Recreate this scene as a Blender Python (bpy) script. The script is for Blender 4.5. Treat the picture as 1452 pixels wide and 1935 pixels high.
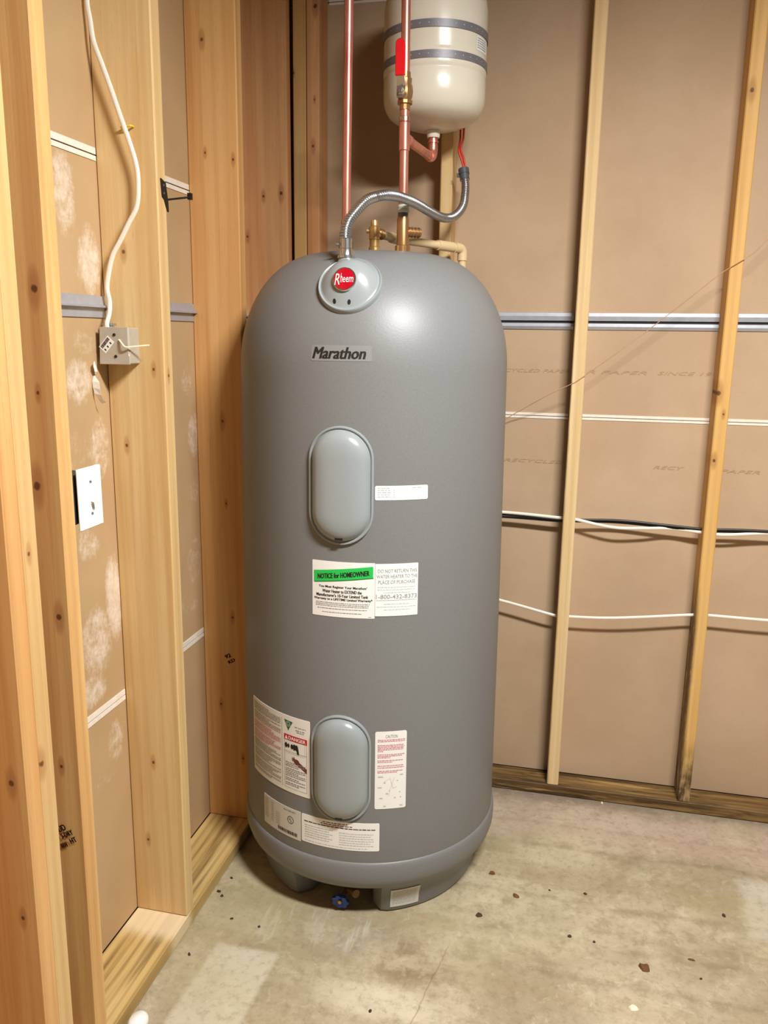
import bpy, bmesh, math, random
from mathutils import Vector, Matrix

for o in list(bpy.data.objects):
    bpy.data.objects.remove(o, do_unlink=True)
SC = bpy.context.scene
COL = SC.collection
RND = random.Random(11)
PI = math.pi

# ------------------------------------------------------------ camera, world, light
cam_d = bpy.data.cameras.new('camera')
cam = bpy.data.objects.new('camera', cam_d)
COL.objects.link(cam)
CR = Matrix(((0.974284, -0.059359, 0.217365), (0.225008, 0.205156, -0.952514), (0.011947, 0.976928, 0.213236)))
cam.matrix_world = Matrix.Translation((0, 0, 1.484)) @ CR.to_4x4()
cam_d.sensor_fit = 'HORIZONTAL'
cam_d.sensor_width = 36.0
cam_d.lens = 1535.0 / 1452.0 * 36.0
cam_d.clip_start = 0.02
SC.camera = cam

world = bpy.data.worlds.new('world')
SC.world = world
world.use_nodes = True
world.node_tree.nodes['Background'].inputs[0].default_value = (1.0, 0.9, 0.75, 1)
world.node_tree.nodes['Background'].inputs[1].default_value = 0.015

L = bpy.data.lights.new('ceiling_fixture', 'AREA')          # fluorescent fixture under the ceiling, above and right of the camera
L.shape = 'RECTANGLE'; L.size = 0.60; L.size_y = 0.18
L.energy = 76.0
L.color = (1.0, 0.985, 0.955)
lo = bpy.data.objects.new('ceiling_fixture', L)
COL.objects.link(lo)
lo.location = (0.50, 0.78, 2.58)

SC.view_settings.view_transform = 'Standard'
SC.view_settings.look = 'None'
SC.view_settings.gamma = 1.0
SC.view_settings.use_curve_mapping = False
SC.view_settings.exposure = 0.55

# ------------------------------------------------------------ node helpers
def lin(r, g, b):
    f = lambda u: (u / 255 / 12.92) if u / 255 <= 0.04045 else ((u / 255 + 0.055) / 1.055) ** 2.4
    return (f(r), f(g), f(b), 1.0)

class NT:
    def __init__(self, name, rough=0.6, metal=0.0, spec=0.5):
        self.m = bpy.data.materials.new(name)
        self.m.use_nodes = True
        self.t = self.m.node_tree
        self.b = self.t.nodes['Principled BSDF']
        self.b.inputs['Roughness'].default_value = rough
        self.b.inputs['Metallic'].default_value = metal
        self.b.inputs['Specular IOR Level'].default_value = spec
    def n(self, typ, **kw):
        nd = self.t.nodes.new(typ)
        for k, v in kw.items():
            setattr(nd, k, v)
        return nd
    def link(self, a, b):
        self.t.links.new(a, b)
    def put(self, sock, v):
        if isinstance(v, (int, float)):
            sock.default_value = v
        elif isinstance(v, tuple):
            sock.default_value = v
        else:
            self.link(v, sock)
    def coords(self, rnd=0.0):
        tc = self.n('ShaderNodeTexCoord').outputs['Object']
        if rnd:
            oi = self.n('ShaderNodeObjectInfo').outputs['Random']
            mu = self.math('MULTIPLY', oi, rnd)
            cx = self.n('ShaderNodeCombineXYZ')
            for i in range(3):
                self.link(mu, cx.inputs[i])
            va = self.n('ShaderNodeVectorMath', operation='ADD')
            self.link(tc, va.inputs[0]); self.link(cx.outputs[0], va.inputs[1])
            return va.outputs[0]
        return tc
    def map(self, vec, scale=(1, 1, 1), loc=(0, 0, 0), rot=(0, 0, 0)):
        mp = self.n('ShaderNodeMapping')
        self.link(vec, mp.inputs[0])
        mp.inputs['Scale'].default_value = scale
        mp.inputs['Location'].default_value = loc
        mp.inputs['Rotation'].default_value = rot
        return mp.outputs[0]
    def noise(self, vec, scale=1.0, detail=3.0, rough=0.5, dist=0.0):
        nd = self.n('ShaderNodeTexNoise')
        self.link(vec, nd.inputs['Vector'])
        nd.inputs['Scale'].default_value = scale
        nd.inputs['Detail'].default_value = detail
        nd.inputs['Roughness'].default_value = rough
        nd.inputs['Distortion'].default_value = dist
        return nd.outputs[0]
    def voro(self, vec, scale=1.0, feature='F1'):
        nd = self.n('ShaderNodeTexVoronoi', feature=feature)
        self.link(vec, nd.inputs['Vector'])
        nd.inputs['Scale'].default_value = scale
        return nd.outputs['Distance']
    def wave(self, vec, scale, dist, dscale=1.0, detail=2.0, typ='BANDS', direction='X'):
        nd = self.n('ShaderNodeTexWave', wave_type=typ)
        if typ == 'BANDS':
            nd.bands_direction = direction
        else:
            nd.rings_direction = direction
        self.link(vec, nd.inputs['Vector'])
        nd.inputs['Scale'].default_value = scale
        nd.inputs['Distortion'].default_value = dist
        nd.inputs['Detail'].default_value = detail
        nd.inputs['Detail Scale'].default_value = dscale
        return nd.outputs['Fac']
    def math(self, op, a, b=0.0, clamp=False):
        nd = self.n('ShaderNodeMath', operation=op, use_clamp=clamp)
        self.put(nd.inputs[0], a); self.put(nd.inputs[1], b)
        return nd.outputs[0]
    def rng(self, v, a, b, c=0.0, d=1.0, smooth=True):
        nd = self.n('ShaderNodeMapRange', clamp=True)
        if smooth:
            nd.interpolation_type = 'SMOOTHSTEP'
        self.link(v, nd.inputs[0])
        for i, k in enumerate((a, b, c, d)):
            nd.inputs[1 + i].default_value = k
        return nd.outputs[0]
    def mix(self, fac, a, b, mode='MIX'):
        nd = self.n('ShaderNodeMix', data_type='RGBA', blend_type=mode)
        self.put(nd.inputs[0], fac); self.put(nd.inputs[6], a); self.put(nd.inputs[7], b)
        return nd.outputs[2]
    def sep(self, vec):
        nd = self.n('ShaderNodeSeparateXYZ'); self.link(vec, nd.inputs[0])
        return nd.outputs
    def bump(self, h, strength=0.2, dist=0.01):
        nd = self.n('ShaderNodeBump')
        nd.inputs['Strength'].default_value = strength
        nd.inputs['Distance'].default_value = dist
        self.link(h, nd.inputs['Height'])
        self.link(nd.outputs[0], self.b.inputs['Normal'])
    def color(self, c):
        self.put(self.b.inputs['Base Color'], c)
        return self.m
    def blob(self, s, ax, ay, cx, cy, rx, ry, edge=1.0):
        """soft elliptical mask in object coordinates (1 inside, 0 outside)"""
        a = self.math('MULTIPLY', self.math('SUBTRACT', s[ax], cx), 1.0 / rx)
        b = self.math('MULTIPLY', self.math('SUBTRACT', s[ay], cy), 1.0 / ry)
        d = self.math('ADD', self.math('MULTIPLY', a, a), self.math('MULTIPLY', b, b))
        return self.rng(d, 0.1, edge, 1.0, 0.0)

def plain(name, col, rough=0.5, metal=0.0, noise=0.06, spec=0.5):
    k = NT(name, rough, metal, spec)
    v = k.noise(k.coords(), 60.0, 2.0)
    d = tuple(max(0, x * (1 - 2 * noise)) for x in col[:3]) + (1,)
    u = tuple(min(1, x * (1 + 2 * noise)) for x in col[:3]) + (1,)
    return k.color(k.mix(v, d, u))

def wood(name, light, mid, dark, axis='z', knots=True, stain=None, grain=1.0, rnd=37.0, treated=False, kn=()):
    k = NT(name, 0.62, 0.0, 0.3)
    co0 = k.coords()
    co = k.coords(rnd)
    sc = lambda s, l: {'z': (s, s, l), 'x': (l, s, s), 'y': (s, l, s)}[axis]
    warp = k.noise(k.map(co, sc(5, 1.1)), 1.0, 2.0)
    broad = k.noise(k.map(co, sc(13, 0.55)), 1.0, 3.0, 0.55, 0.6)
    fine = k.noise(k.map(co, sc(150, 2.2)), 1.0, 3.0, 0.6)
    vec = k.map(co, sc(9.0, 0.35))
    ring = k.wave(vec, 1.5, 6.0, 0.7, 2.0, 'RINGS', {'z': 'Z', 'x': 'X', 'y': 'Y'}[axis])
    c = k.mix(k.rng(broad, 0.3, 0.72), light, mid)
    c = k.mix(k.math('MULTIPLY', k.rng(ring, 0.45, 1.0), 0.13 * grain), c, dark)
    c = k.mix(k.math('MULTIPLY', k.rng(fine, 0.52, 0.75), 0.20 * grain), c, dark)
    c = k.mix(k.math('MULTIPLY', k.rng(warp, 0.6, 0.8), 0.25), c, mid)
    if knots:
        kv = k.math('ADD', k.voro(k.map(co, sc(9.5, 3.9), loc=(3.1, 1.7, 0.4)), 1.0), k.math('MULTIPLY', k.math('SUBTRACT', fine, 0.5), 0.05))
        halo = k.rng(kv, 0.05, 0.24, 0.6, 0.0)
        core = k.rng(kv, 0.035, 0.088, 0.85, 0.0)
        c = k.mix(halo, c, mid)
        kd = tuple(x * 0.35 for x in dark[:3]) + (1,)
        c = k.mix(core, c, kd)
    if kn:                                            # knots that stand where this board has them
        s = k.sep(co0)
        wb_ = k.math('MULTIPLY', k.math('SUBTRACT', k.noise(k.map(co, (130, 130, 90)), 1.0, 2.0), 0.5), 0.9)
        for ax, a, z, r in kn:
            da = k.math('MULTIPLY', k.math('SUBTRACT', s[ax], a), 1.0 / r)
            dz = k.math('MULTIPLY', k.math('SUBTRACT', s[2], z), 0.85 / r)
            d2 = k.math('ADD', k.math('MULTIPLY', da, da), k.math('MULTIPLY', dz, dz))
            dh = k.math('ADD', k.math('MULTIPLY', da, da), k.math('MULTIPLY', k.math('MULTIPLY', dz, dz), 0.16))
            c = k.mix(k.rng(dh, 0.4, 5.5, 0.50, 0.0), c, dark)
            c = k.mix(k.rng(k.math('ADD', d2, wb_), 0.25, 1.1, 0.88, 0.0), c, tuple(x * 0.28 for x in dark[:3]) + (1,))
    speck = k.noise(k.map(co, sc(420, 30)), 1.0, 2.0, 0.6)
    c = k.mix(k.math('MULTIPLY', k.rng(speck, 0.58, 0.78), 0.22), c, dark)
    mott = k.noise(k.map(co, sc(22, 6)), 1.0, 5.0, 0.7)
    c = k.mix(k.math('MULTIPLY', k.rng(mott, 0.5, 0.75), 0.35), c, mid)
    if treated:
        green = k.noise(k.map(co, sc(16, 0.8)), 1.0, 4.0, 0.7)
        c = k.mix(k.rng(green, 0.5, 0.68, 0.0, 0.75), c, dark)
    if stain:
        c = stain(k, co0, c)
    k.bump(fine, 0.12, 0.002)
    return k.color(c)

# ------------------------------------------------------------ materials
M = {}
YEL = (lin(222, 193, 141), lin(206, 168, 111), lin(166, 108, 56))
ORA = (lin(218, 172, 114), lin(202, 146, 86), lin(152, 90, 46))
REDW = (lin(214, 164, 114), lin(192, 132, 84), lin(136, 76, 42))
OLD = (lin(220, 180, 118), lin(198, 148, 84), lin(140, 92, 46))
X_, Y_ = 0, 1
M['stud_yellow'] = wood('pine_yellow', *YEL, knots=False)
M['stud_back'] = wood('pine_old', *OLD)
M['stud_a'] = wood('pine_near_board', *ORA, knots=False, kn=[(X_, .1095, .683, .006), (X_, .109, .418, .0045), (X_, .06, 1.3, .006)])
M['stud_b'] = wood('pine_double_board', *YEL, knots=False, kn=[(Y_, .0219, 1.08, .004), (Y_, .010, .70, .006)])
M['stud_c'] = wood('pine_stamped_board', lin(224, 186, 124), lin(200, 148, 90), lin(150, 86, 44), knots=False, kn=[(X_, .107, 1.34, .0035), (X_, .0923, 1.175, .008), (X_, .101, .631, .004), (X_, .118, .932, .006), (X_, .1137, 1.515, .007)])
M['stud_d'] = wood('pine_cable_board', *YEL, knots=False, kn=[(X_, .0539, 1.613, .0045), (X_, .1129, 1.3655, .0035), (X_, .0384, 1.195, .004), (X_, .066, .417, .004), (X_, .042, .203, .004), (Y_, .0279, 1.352, .0035)])
M['stud_e'] = wood('pine_knotty_board', *ORA, knots=False, kn=[(X_, .0493, 2.167, .005), (X_, .1263, 1.881, .0035), (X_, .049, 1.90, .003), (X_, .078, 1.208, .005), (X_, .082, .977, .003), (X_, .093, .642, .004), (X_, .049, .368, .004), (X_, .115, .20, .004)])
M['stud_f'] = wood('pine_corner_board', *REDW, knots=False, kn=[(X_, .1243, 1.857, .0055), (X_, .0677, 1.85, .004), (X_, .014, 1.735, .004)])
M['stud_g'] = wood('pine_corner_pale', lin(216, 180, 120), lin(196, 150, 90), lin(140, 92, 48), knots=False, kn=[(X_, .0107, 2.199, .003)])
M['stud_h'] = wood('pine_corner_red', *REDW, knots=False, kn=[(X_, .0255, 1.9955, .0045), (X_, .0308, 2.124, .0025), (X_, .0346, 2.373, .006)])

def rot_stain(k, co, c):
    s = k.sep(co)                                     # object coords: x across (0..0.037), y depth, z up
    nz = k.noise(k.map(co, (40, 40, 9)), 1.0, 5.0, 0.7)
    zz = k.math('ADD', s[2], k.math('MULTIPLY', nz, 0.10))
    low = k.rng(zz, 0.10, 0.30, 1.0, 0.0)
    edge = k.rng(k.math('ADD', s[0], k.math('MULTIPLY', nz, 0.016)), 0.006, 0.022, 1.0, 0.0)
    col = k.math('MULTIPLY', edge, k.rng(zz, 0.60, 0.86, 1.0, 0.0))
    c = k.mix(k.math('MULTIPLY', k.math('MULTIPLY', col, k.rng(nz, 0.3, 0.5)), 0.9), c, lin(58, 36, 22))
    dark = k.mix(k.rng(nz, 0.42, 0.62), lin(38, 24, 18), lin(168, 140, 100))
    return k.mix(k.math('MULTIPLY', low, 0.9), c, dark)
M['stud_rot'] = wood('pine_water_stained', lin(222, 182, 116), lin(206, 158, 90), lin(150, 96, 44), knots=False, stain=rot_stain, kn=[(X_, .0117, 2.09, .006), (X_, .003, 1.294, .007), (X_, .022, 1.2345, .003), (X_, .0087, 1.10, .005)])

def wane_stain(k, co, c):
    s = k.sep(co)
    nz = k.noise(k.map(co, (40, 40, 7)), 1.0, 5.0, 0.7)
    edge = k.rng(k.math('ADD', s[0], k.math('MULTIPLY', nz, 0.016)), 0.004, 0.016, 1.0, 0.0)
    return k.mix(k.math('MULTIPLY', edge, 0.75), c, lin(96, 66, 40))
M['stud_wane'] = wood('pine_waney', lin(232, 205, 158), lin(216, 182, 128), lin(150, 104, 58), stain=wane_stain, knots=False)
def plaster_end(k, co, c):
    s = k.sep(co)
    nz = k.noise(k.map(co, (30, 18, 30)), 1.0, 4.0, 0.6)
    yy = k.math('ADD', s[1], k.math('MULTIPLY', nz, 0.05))
    m = k.math('MULTIPLY', k.rng(yy, 1.55, 1.61), k.rng(yy, 1.66, 1.70, 1.0, 0.0))
    return k.mix(k.math('MULTIPLY', m, 0.7), c, lin(236, 216, 180))
M['plate_left'] = wood('treated_plate', lin(212, 182, 122), lin(186, 152, 92), lin(112, 84, 42), axis='y', knots=False, grain=2.2, stain=plaster_end, rnd=0.0, treated=True)
def weather(k, co, c):
    a = k.noise(k.map(co, (7, 70, 70)), 1.0, 5.0, 0.7, 0.5)
    b = k.noise(k.map(co, (3, 30, 45), loc=(4, 2, 1)), 1.0, 4.0, 0.65)
    c = k.mix(k.math('MULTIPLY', k.rng(a, 0.45, 0.68), 0.75), c, lin(58, 38, 22))
    c = k.mix(k.math('MULTIPLY', k.rng(b, 0.54, 0.70), 0.6), c, lin(198, 164, 104))
    return c
M['plate_back'] = wood('weathered_plate', lin(150, 120, 72), lin(98, 70, 40), lin(40, 26, 16), axis='x', knots=True, grain=1.8, rnd=0.0, treated=True, stain=weather)
M['plate_top'] = wood('pine_top_plate', lin(214, 176, 122), lin(190, 140, 90), lin(140, 92, 50), axis='x')

def paper(name, smears=(), c0=lin(190, 156, 118), c1=lin(200, 166, 127)):
    k = NT(name, 0.75, 0.0, 0.2)
    co = k.coords()
    a = k.noise(co, 3.0, 4.0, 0.6)
    b = k.noise(co, 160.0, 2.0)
    c = k.mix(k.rng(a, 0.3, 0.7), c0, c1)
    c = k.mix(k.math('MULTIPLY', b, 0.14), c, lin(152, 118, 84))
    if smears:
        s = k.sep(co)
        tot = None
        for (y, z, ry, rz, w) in smears:
            bl = k.math('MULTIPLY', k.blob(s, 1, 2, y, z, ry, rz), w)
            tot = bl if tot is None else k.math('MAXIMUM', tot, bl)
        n1 = k.noise(k.map(co, (1, 26, 20)), 1.0, 6.0, 0.72, 1.2)
        n2 = k.noise(k.map(co, (1, 9, 30), rot=(0.7, 0, 0)), 1.0, 4.0, 0.7, 0.6)
        nn = k.math('ADD', k.math('MULTIPLY', n1, 0.6), k.math('MULTIPLY', n2, 0.4))
        n3 = k.noise(k.map(co, (1, 95, 60), rot=(0.5, 0, 0)), 1.0, 3.0, 0.7)
        th = k.math('ADD', k.math('MULTIPLY', tot, 0.42), k.math('ADD', k.math('MULTIPLY', nn, 0.72), k.math('MULTIPLY', n3, 0.30)))
        f = k.math('MULTIPLY', k.rng(th, 0.68, 1.02), k.rng(tot, 0.0, 0.3))
        c = k.mix(k.math('MULTIPLY', f, 0.72), c, lin(240, 228, 212))
    return k.color(c)
SMEARS = [(1.53, 1.755, .055, .13, .8), (1.605, 1.63, .06, .10, .9), (1.56, 1.60, .05, .05, .5), (1.535, 1.38, .07, .07, .85),
          (1.58, 1.47, .08, .06, .5), (1.60, 1.23, .06, .10, .7), (1.52, 1.23, .08, .10, .45), (1.535, 1.03, .06, .07, .7),
          (1.62, .88, .05, .14, 1.0), (1.54, .80, .09, .12, .8), (1.50, .69, .10, .06, .8), (1.59, .53, .05, .08, .7), (1.54, .47, .07, .06, .45),
          (2.03, 1.36, .05, .06, .6), (2.06, 1.21, .05, .09, .8), (2.05, 1.05, .05, .06, .55), (2.04, .85, .08, .12, .5), (2.0, .74, .1, .05, .5)]
M['paper_left'] = paper('drywall_paper_smeared', SMEARS, lin(186, 154, 114), lin(196, 164, 123))
M['paper_back'] = paper('drywall_paper', (), lin(184, 157, 128), lin(194, 168, 139))
M['room_paint'] = plain('room_paint', (0.15, 0.14, 0.125, 1), 0.8)
M['joint_white'] = plain('joint_white_paper', lin(236, 226, 212), 0.7)
M['dark_gap'] = plain('dark_gap', (0.02, 0.016, 0.012, 1), 0.9)

CRK = (-0.2319, 1.673, 0.1834)                 # one thin crack: x at y, slope
def concrete():
    k = NT('concrete_floor', 0.62, 0.0, 0.35)
    co = k.coords()
    s = k.sep(co)
    a = k.noise(co, 3.5, 6.0, 0.62, 0.4)
    b = k.noise(co, 14.0, 5.0, 0.65)
    g = k.noise(co, 120.0, 3.0, 0.6)
    bands = k.noise(k.map(co, (1.1, 7.5, 1), rot=(0, 0, 0.02)), 1.0, 3.0, 0.5, 0.15)
    c = k.mix(k.rng(a, 0.32, 0.68), lin(160, 146, 121), lin(194, 181, 154))
    c = k.mix(k.math('MULTIPLY', k.rng(b, 0.46, 0.70), 0.55), c, lin(136, 120, 92))
    c = k.mix(k.math('MULTIPLY', k.rng(bands, 0.44, 0.66), 0.42), c, lin(150, 132, 98))
    c = k.mix(k.math('MULTIPLY', k.rng(g, 0.55, 0.75), 0.22), c, lin(110, 96, 74))
    # screed lines parallel to the back wall, and pinkish light band next to it
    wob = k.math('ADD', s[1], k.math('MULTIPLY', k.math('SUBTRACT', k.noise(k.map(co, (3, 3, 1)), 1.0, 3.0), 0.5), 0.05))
    for y0, w, st in ((2.22, 0.02, 0.45), (2.33, 0.012, 0.35), (1.98, 0.02, 0.30), (1.83, 0.018, 0.30), (1.71, 0.02, 0.34)):
        d = k.math('ABSOLUTE', k.math('SUBTRACT', wob, y0))
        m = k.math('MULTIPLY', k.rng(d, 0.0, w, st, 0.0), k.rng(b, 0.35, 0.55))
        m = k.math('MULTIPLY', m, k.rng(s[0], -0.45, -0.1))
        c = k.mix(m, c, lin(116, 100, 74))
    pk = k.math('MULTIPLY', k.rng(wob, 2.18, 2.30), 0.45)
    c = k.mix(pk, c, lin(196, 172, 158))
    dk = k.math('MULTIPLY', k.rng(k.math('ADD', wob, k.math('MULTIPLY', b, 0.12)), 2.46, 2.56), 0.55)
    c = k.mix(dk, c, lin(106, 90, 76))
    # clean light slab left where something stood
    def rect(x0, x1, y0, y1, e):
        sx = k.math('SUBTRACT', s[0], k.math('MULTIPLY', k.math('SUBTRACT', s[1], 1.5), 0.05))
        m = k.math('MULTIPLY', k.rng(sx, x0 - e, x0 + e), k.rng(sx, x1 - e, x1 + e, 1.0, 0.0))
        return k.math('MULTIPLY', m, k.math('MULTIPLY', k.rng(s[1], y0 - e, y0 + e), k.rng(s[1], y1 - e, y1 + e, 1.0, 0.0)))
    c = k.mix(k.math('MULTIPLY', rect(-0.785, -0.625, 0.9, 1.615, 0.008), k.rng(a, 0.3, 0.6, 0.70, 0.40)), c, lin(216, 210, 192))
    c = k.mix(k.math('MULTIPLY', rect(0.50, 1.1, 1.95, 2.19, 0.02), 0.45), c, lin(212, 206, 192))
    # grey scuffed area in front of the heater and brown stain
    c = k.mix(k.math('MULTIPLY', k.blob(s, 0, 1, -0.55, 1.74, 0.34, 0.16), k.rng(a, 0.3, 0.6, 0.75, 0.35)), c, lin(146, 134, 114))
    c = k.mix(k.math('MULTIPLY', k.blob(s, 0, 1, -0.30, 1.66, 0.12, 0.09), k.rng(b, 0.4, 0.6, 0.1, 0.6)), c, lin(128, 104, 76))
    c = k.mix(k.math('MULTIPLY', k.blob(s, 0, 1, -0.36, 1.53, 0.2, 0.06), 0.45), c, lin(222, 212, 188))
    fl = k.noise(co, 48.0, 5.0, 0.7)
    c = k.mix(k.math('MULTIPLY', k.rng(fl, 0.46, 0.72), 0.42), c, lin(122, 106, 80))
    f2 = k.noise(k.map(co, (1, 1, 1), loc=(7, 3, 0)), 24.0, 6.0, 0.75, 0.6)
    c = k.mix(k.math('MULTIPLY', k.rng(f2, 0.52, 0.74), 0.40), c, lin(214, 204, 180))
    t_ = k.math('ADD', k.math('MULTIPLY', k.math('SUBTRACT', s[1], CRK[1]), CRK[2]), CRK[0])
    dd_ = k.math('ABSOLUTE', k.math('SUBTRACT', k.math('ADD', s[0], k.math('MULTIPLY', k.math('SUBTRACT', b, 0.5), 0.02)), t_))
    c = k.mix(k.math('MULTIPLY', k.rng(dd_, 0.0, 0.003, 0.45, 0.0), k.rng(s[1], 1.70, 1.78, 1.0, 0.0)), c, lin(118, 92, 60))
    st_ = k.noise(k.map(co, (38, 5, 1)), 1.0, 3.0, 0.6)
    c = k.mix(k.math('MULTIPLY', k.math('MULTIPLY', k.rng(st_, 0.52, 0.72), 0.55), k.blob(s, 0, 1, -0.56, 1.73, 0.30, 0.10)), c, lin(206, 202, 194))
    vg = k.noise(co, 2.1, 2.0)
    c = k.mix(k.math('MULTIPLY', k.rng(vg, 0.48, 0.68), 0.35), c, lin(172, 164, 118))
    k.bump(b, 0.08, 0.004)
    return k.color(c)
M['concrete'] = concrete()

def heater_paint():
    k = NT('heater_grey_shell', 0.44, 0.0, 0.5)
    co = k.coords()
    a = k.noise(co, 260.0, 2.0, 0.5)
    c = k.mix(a, (0.164, 0.167, 0.166, 1), (0.206, 0.209, 0.207, 1))
    k.bump(a, 0.10, 0.0015)
    return k.color(c)
M['shell'] = heater_paint()
M['cover'] = plain('cover_grey_plastic', (0.285, 0.315, 0.32, 1), 0.24, 0, 0.01)
M['sticker'] = plain('white_label', lin(236, 234, 230), 0.45, 0, 0.01)
M['sticker_dull'] = plain('silver_label', lin(206, 202, 194), 0.4, 0, 0.02)
M['decal'] = plain('clear_decal', (0.235, 0.236, 0.233, 1), 0.34, 0, 0.01)
M['ink'] = plain('black_ink', (0.012, 0.012, 0.012, 1), 0.5)
M['ink_grey'] = plain('grey_ink', (0.26, 0.26, 0.27, 1), 0.5)
M['ink_pale'] = plain('pale_ink', (0.50, 0.50, 0.50, 1), 0.5)
M['ink_pink'] = plain('pink_ink', (0.62, 0.22, 0.28, 1), 0.5)
M['ink_paper'] = plain('drywall_print', lin(176, 144, 110), 0.8)
M['ink_brown'] = plain('stamp_ink', lin(100, 56, 26), 0.7)
M['green'] = plain('green_print', lin(40, 190, 80), 0.45, 0, 0.01)
M['green_dark'] = plain('dark_green_print', lin(20, 105, 70), 0.45)
M['green_shade'] = plain('green_edge', lin(30, 110, 60), 0.45)
M['red'] = plain('red_print', lin(196, 26, 40), 0.4)
M['badge_red'] = plain('badge_red', lin(172, 12, 34), 0.15, 0, 0.01)
M['badge_white'] = plain('badge_white', lin(236, 232, 226), 0.3)
M['chrome'] = plain('chrome', (0.72, 0.72, 0.74, 1), 0.15, 1.0)
M['white_print'] = plain('white_print', lin(250, 248, 246), 0.4)
M['flesh'] = plain('dark_red_print', lin(110, 50, 50), 0.5)
M['black'] = plain('black_plastic', (0.008, 0.008, 0.009, 1), 0.5)
M['galv'] = plain('galvanised_steel', (0.45, 0.46, 0.49, 1), 0.32, 0.85)
M['galv_dull'] = plain('galvanised_channel', lin(176, 178, 186), 0.38, 0.35)
M['conduit'] = plain('conduit_steel', (0.52, 0.52, 0.54, 1), 0.28, 0.95)
M['fitting'] = plain('zinc_fitting', lin(104, 108, 116), 0.4, 0.5)
M['steel'] = plain('zinc_steel', (0.62, 0.62, 0.63, 1), 0.25, 0.95)
def copper():
    k = NT('copper', 0.34, 0.72)
    co = k.coords()
    a = k.noise(k.map(co, (30, 30, 6)), 1.0, 4.0, 0.6)
    return k.color(k.mix(k.rng(a, 0.35, 0.7), lin(236, 164, 146), lin(204, 124, 108)))
M['copper'] = copper()
M['solder'] = plain('solder', (0.62, 0.46, 0.36, 1), 0.3, 0.9)
def brass():
    k = NT('brass', 0.36, 0.75)
    a = k.noise(k.coords(), 40.0, 4.0, 0.6)
    return k.color(k.mix(k.rng(a, 0.35, 0.7), lin(220, 186, 124), lin(176, 136, 78)))
M['brass'] = brass()
M['old_brass'] = plain('tarnished_brass', lin(120, 96, 60), 0.5, 0.6)
M['bronze'] = plain('bronze', lin(184, 142, 96), 0.35, 0.8)
M['tank'] = plain('tank_beige_enamel', lin(224, 217, 200), 0.24, 0, 0.01)
M['strap'] = plain('strap_steel', lin(128, 126, 132), 0.45, 0.25)
M['strap_hole'] = plain('strap_hole', lin(190, 186, 186), 0.5)
M['cpvc'] = plain('cream_plastic_pipe', lin(232, 206, 160), 0.35, 0, 0.02)
M['nylon'] = plain('pale_green_nylon', lin(196, 206, 190), 0.4)
M['lever_red'] = plain('red_vinyl', lin(214, 20, 30), 0.35, 0, 0.05)
M['wire_red'] = plain('red_wire', lin(206, 50, 30), 0.4)
M['cable_white'] = plain('white_cable', lin(240, 232, 218), 0.4, 0, 0.02)
M['cable_black'] = plain('black_cable', (0.012, 0.012, 0.014, 1), 0.35)
M['yellow'] = plain('yellow_staple', lin(226, 190, 30), 0.5)
M['switch_white'] = plain('white_switch_plastic', lin(244, 242, 238), 0.3, 0, 0.005)
M['box_blue'] = plain('dark_box', (0.03, 0.03, 0.035, 1), 0.6)
M['box_grey'] = plain('grey_box_steel', lin(188, 180, 165), 0.5, 0.25)
M['iron'] = plain('black_iron', (0.02, 0.016, 0.014, 1), 0.5, 0.3)
M['torn'] = plain('torn_paper', lin(254, 248, 240), 0.8)
M['string'] = plain('tan_string', lin(196, 150, 118), 0.7)
M['blue'] = plain('blue_wheel', lin(20, 60, 150), 0.35)
M['leaf'] = plain('dry_leaf', lin(104, 70, 42), 0.8, 0, 0.2)
M['dirt'] = plain('dirt_crumb', lin(70, 50, 32), 0.9, 0, 0.2)
M['chip'] = plain('pale_chip', lin(240, 228, 200), 0.7)
M['splinter'] = plain('splinter', lin(240, 222, 188), 0.7)

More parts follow.
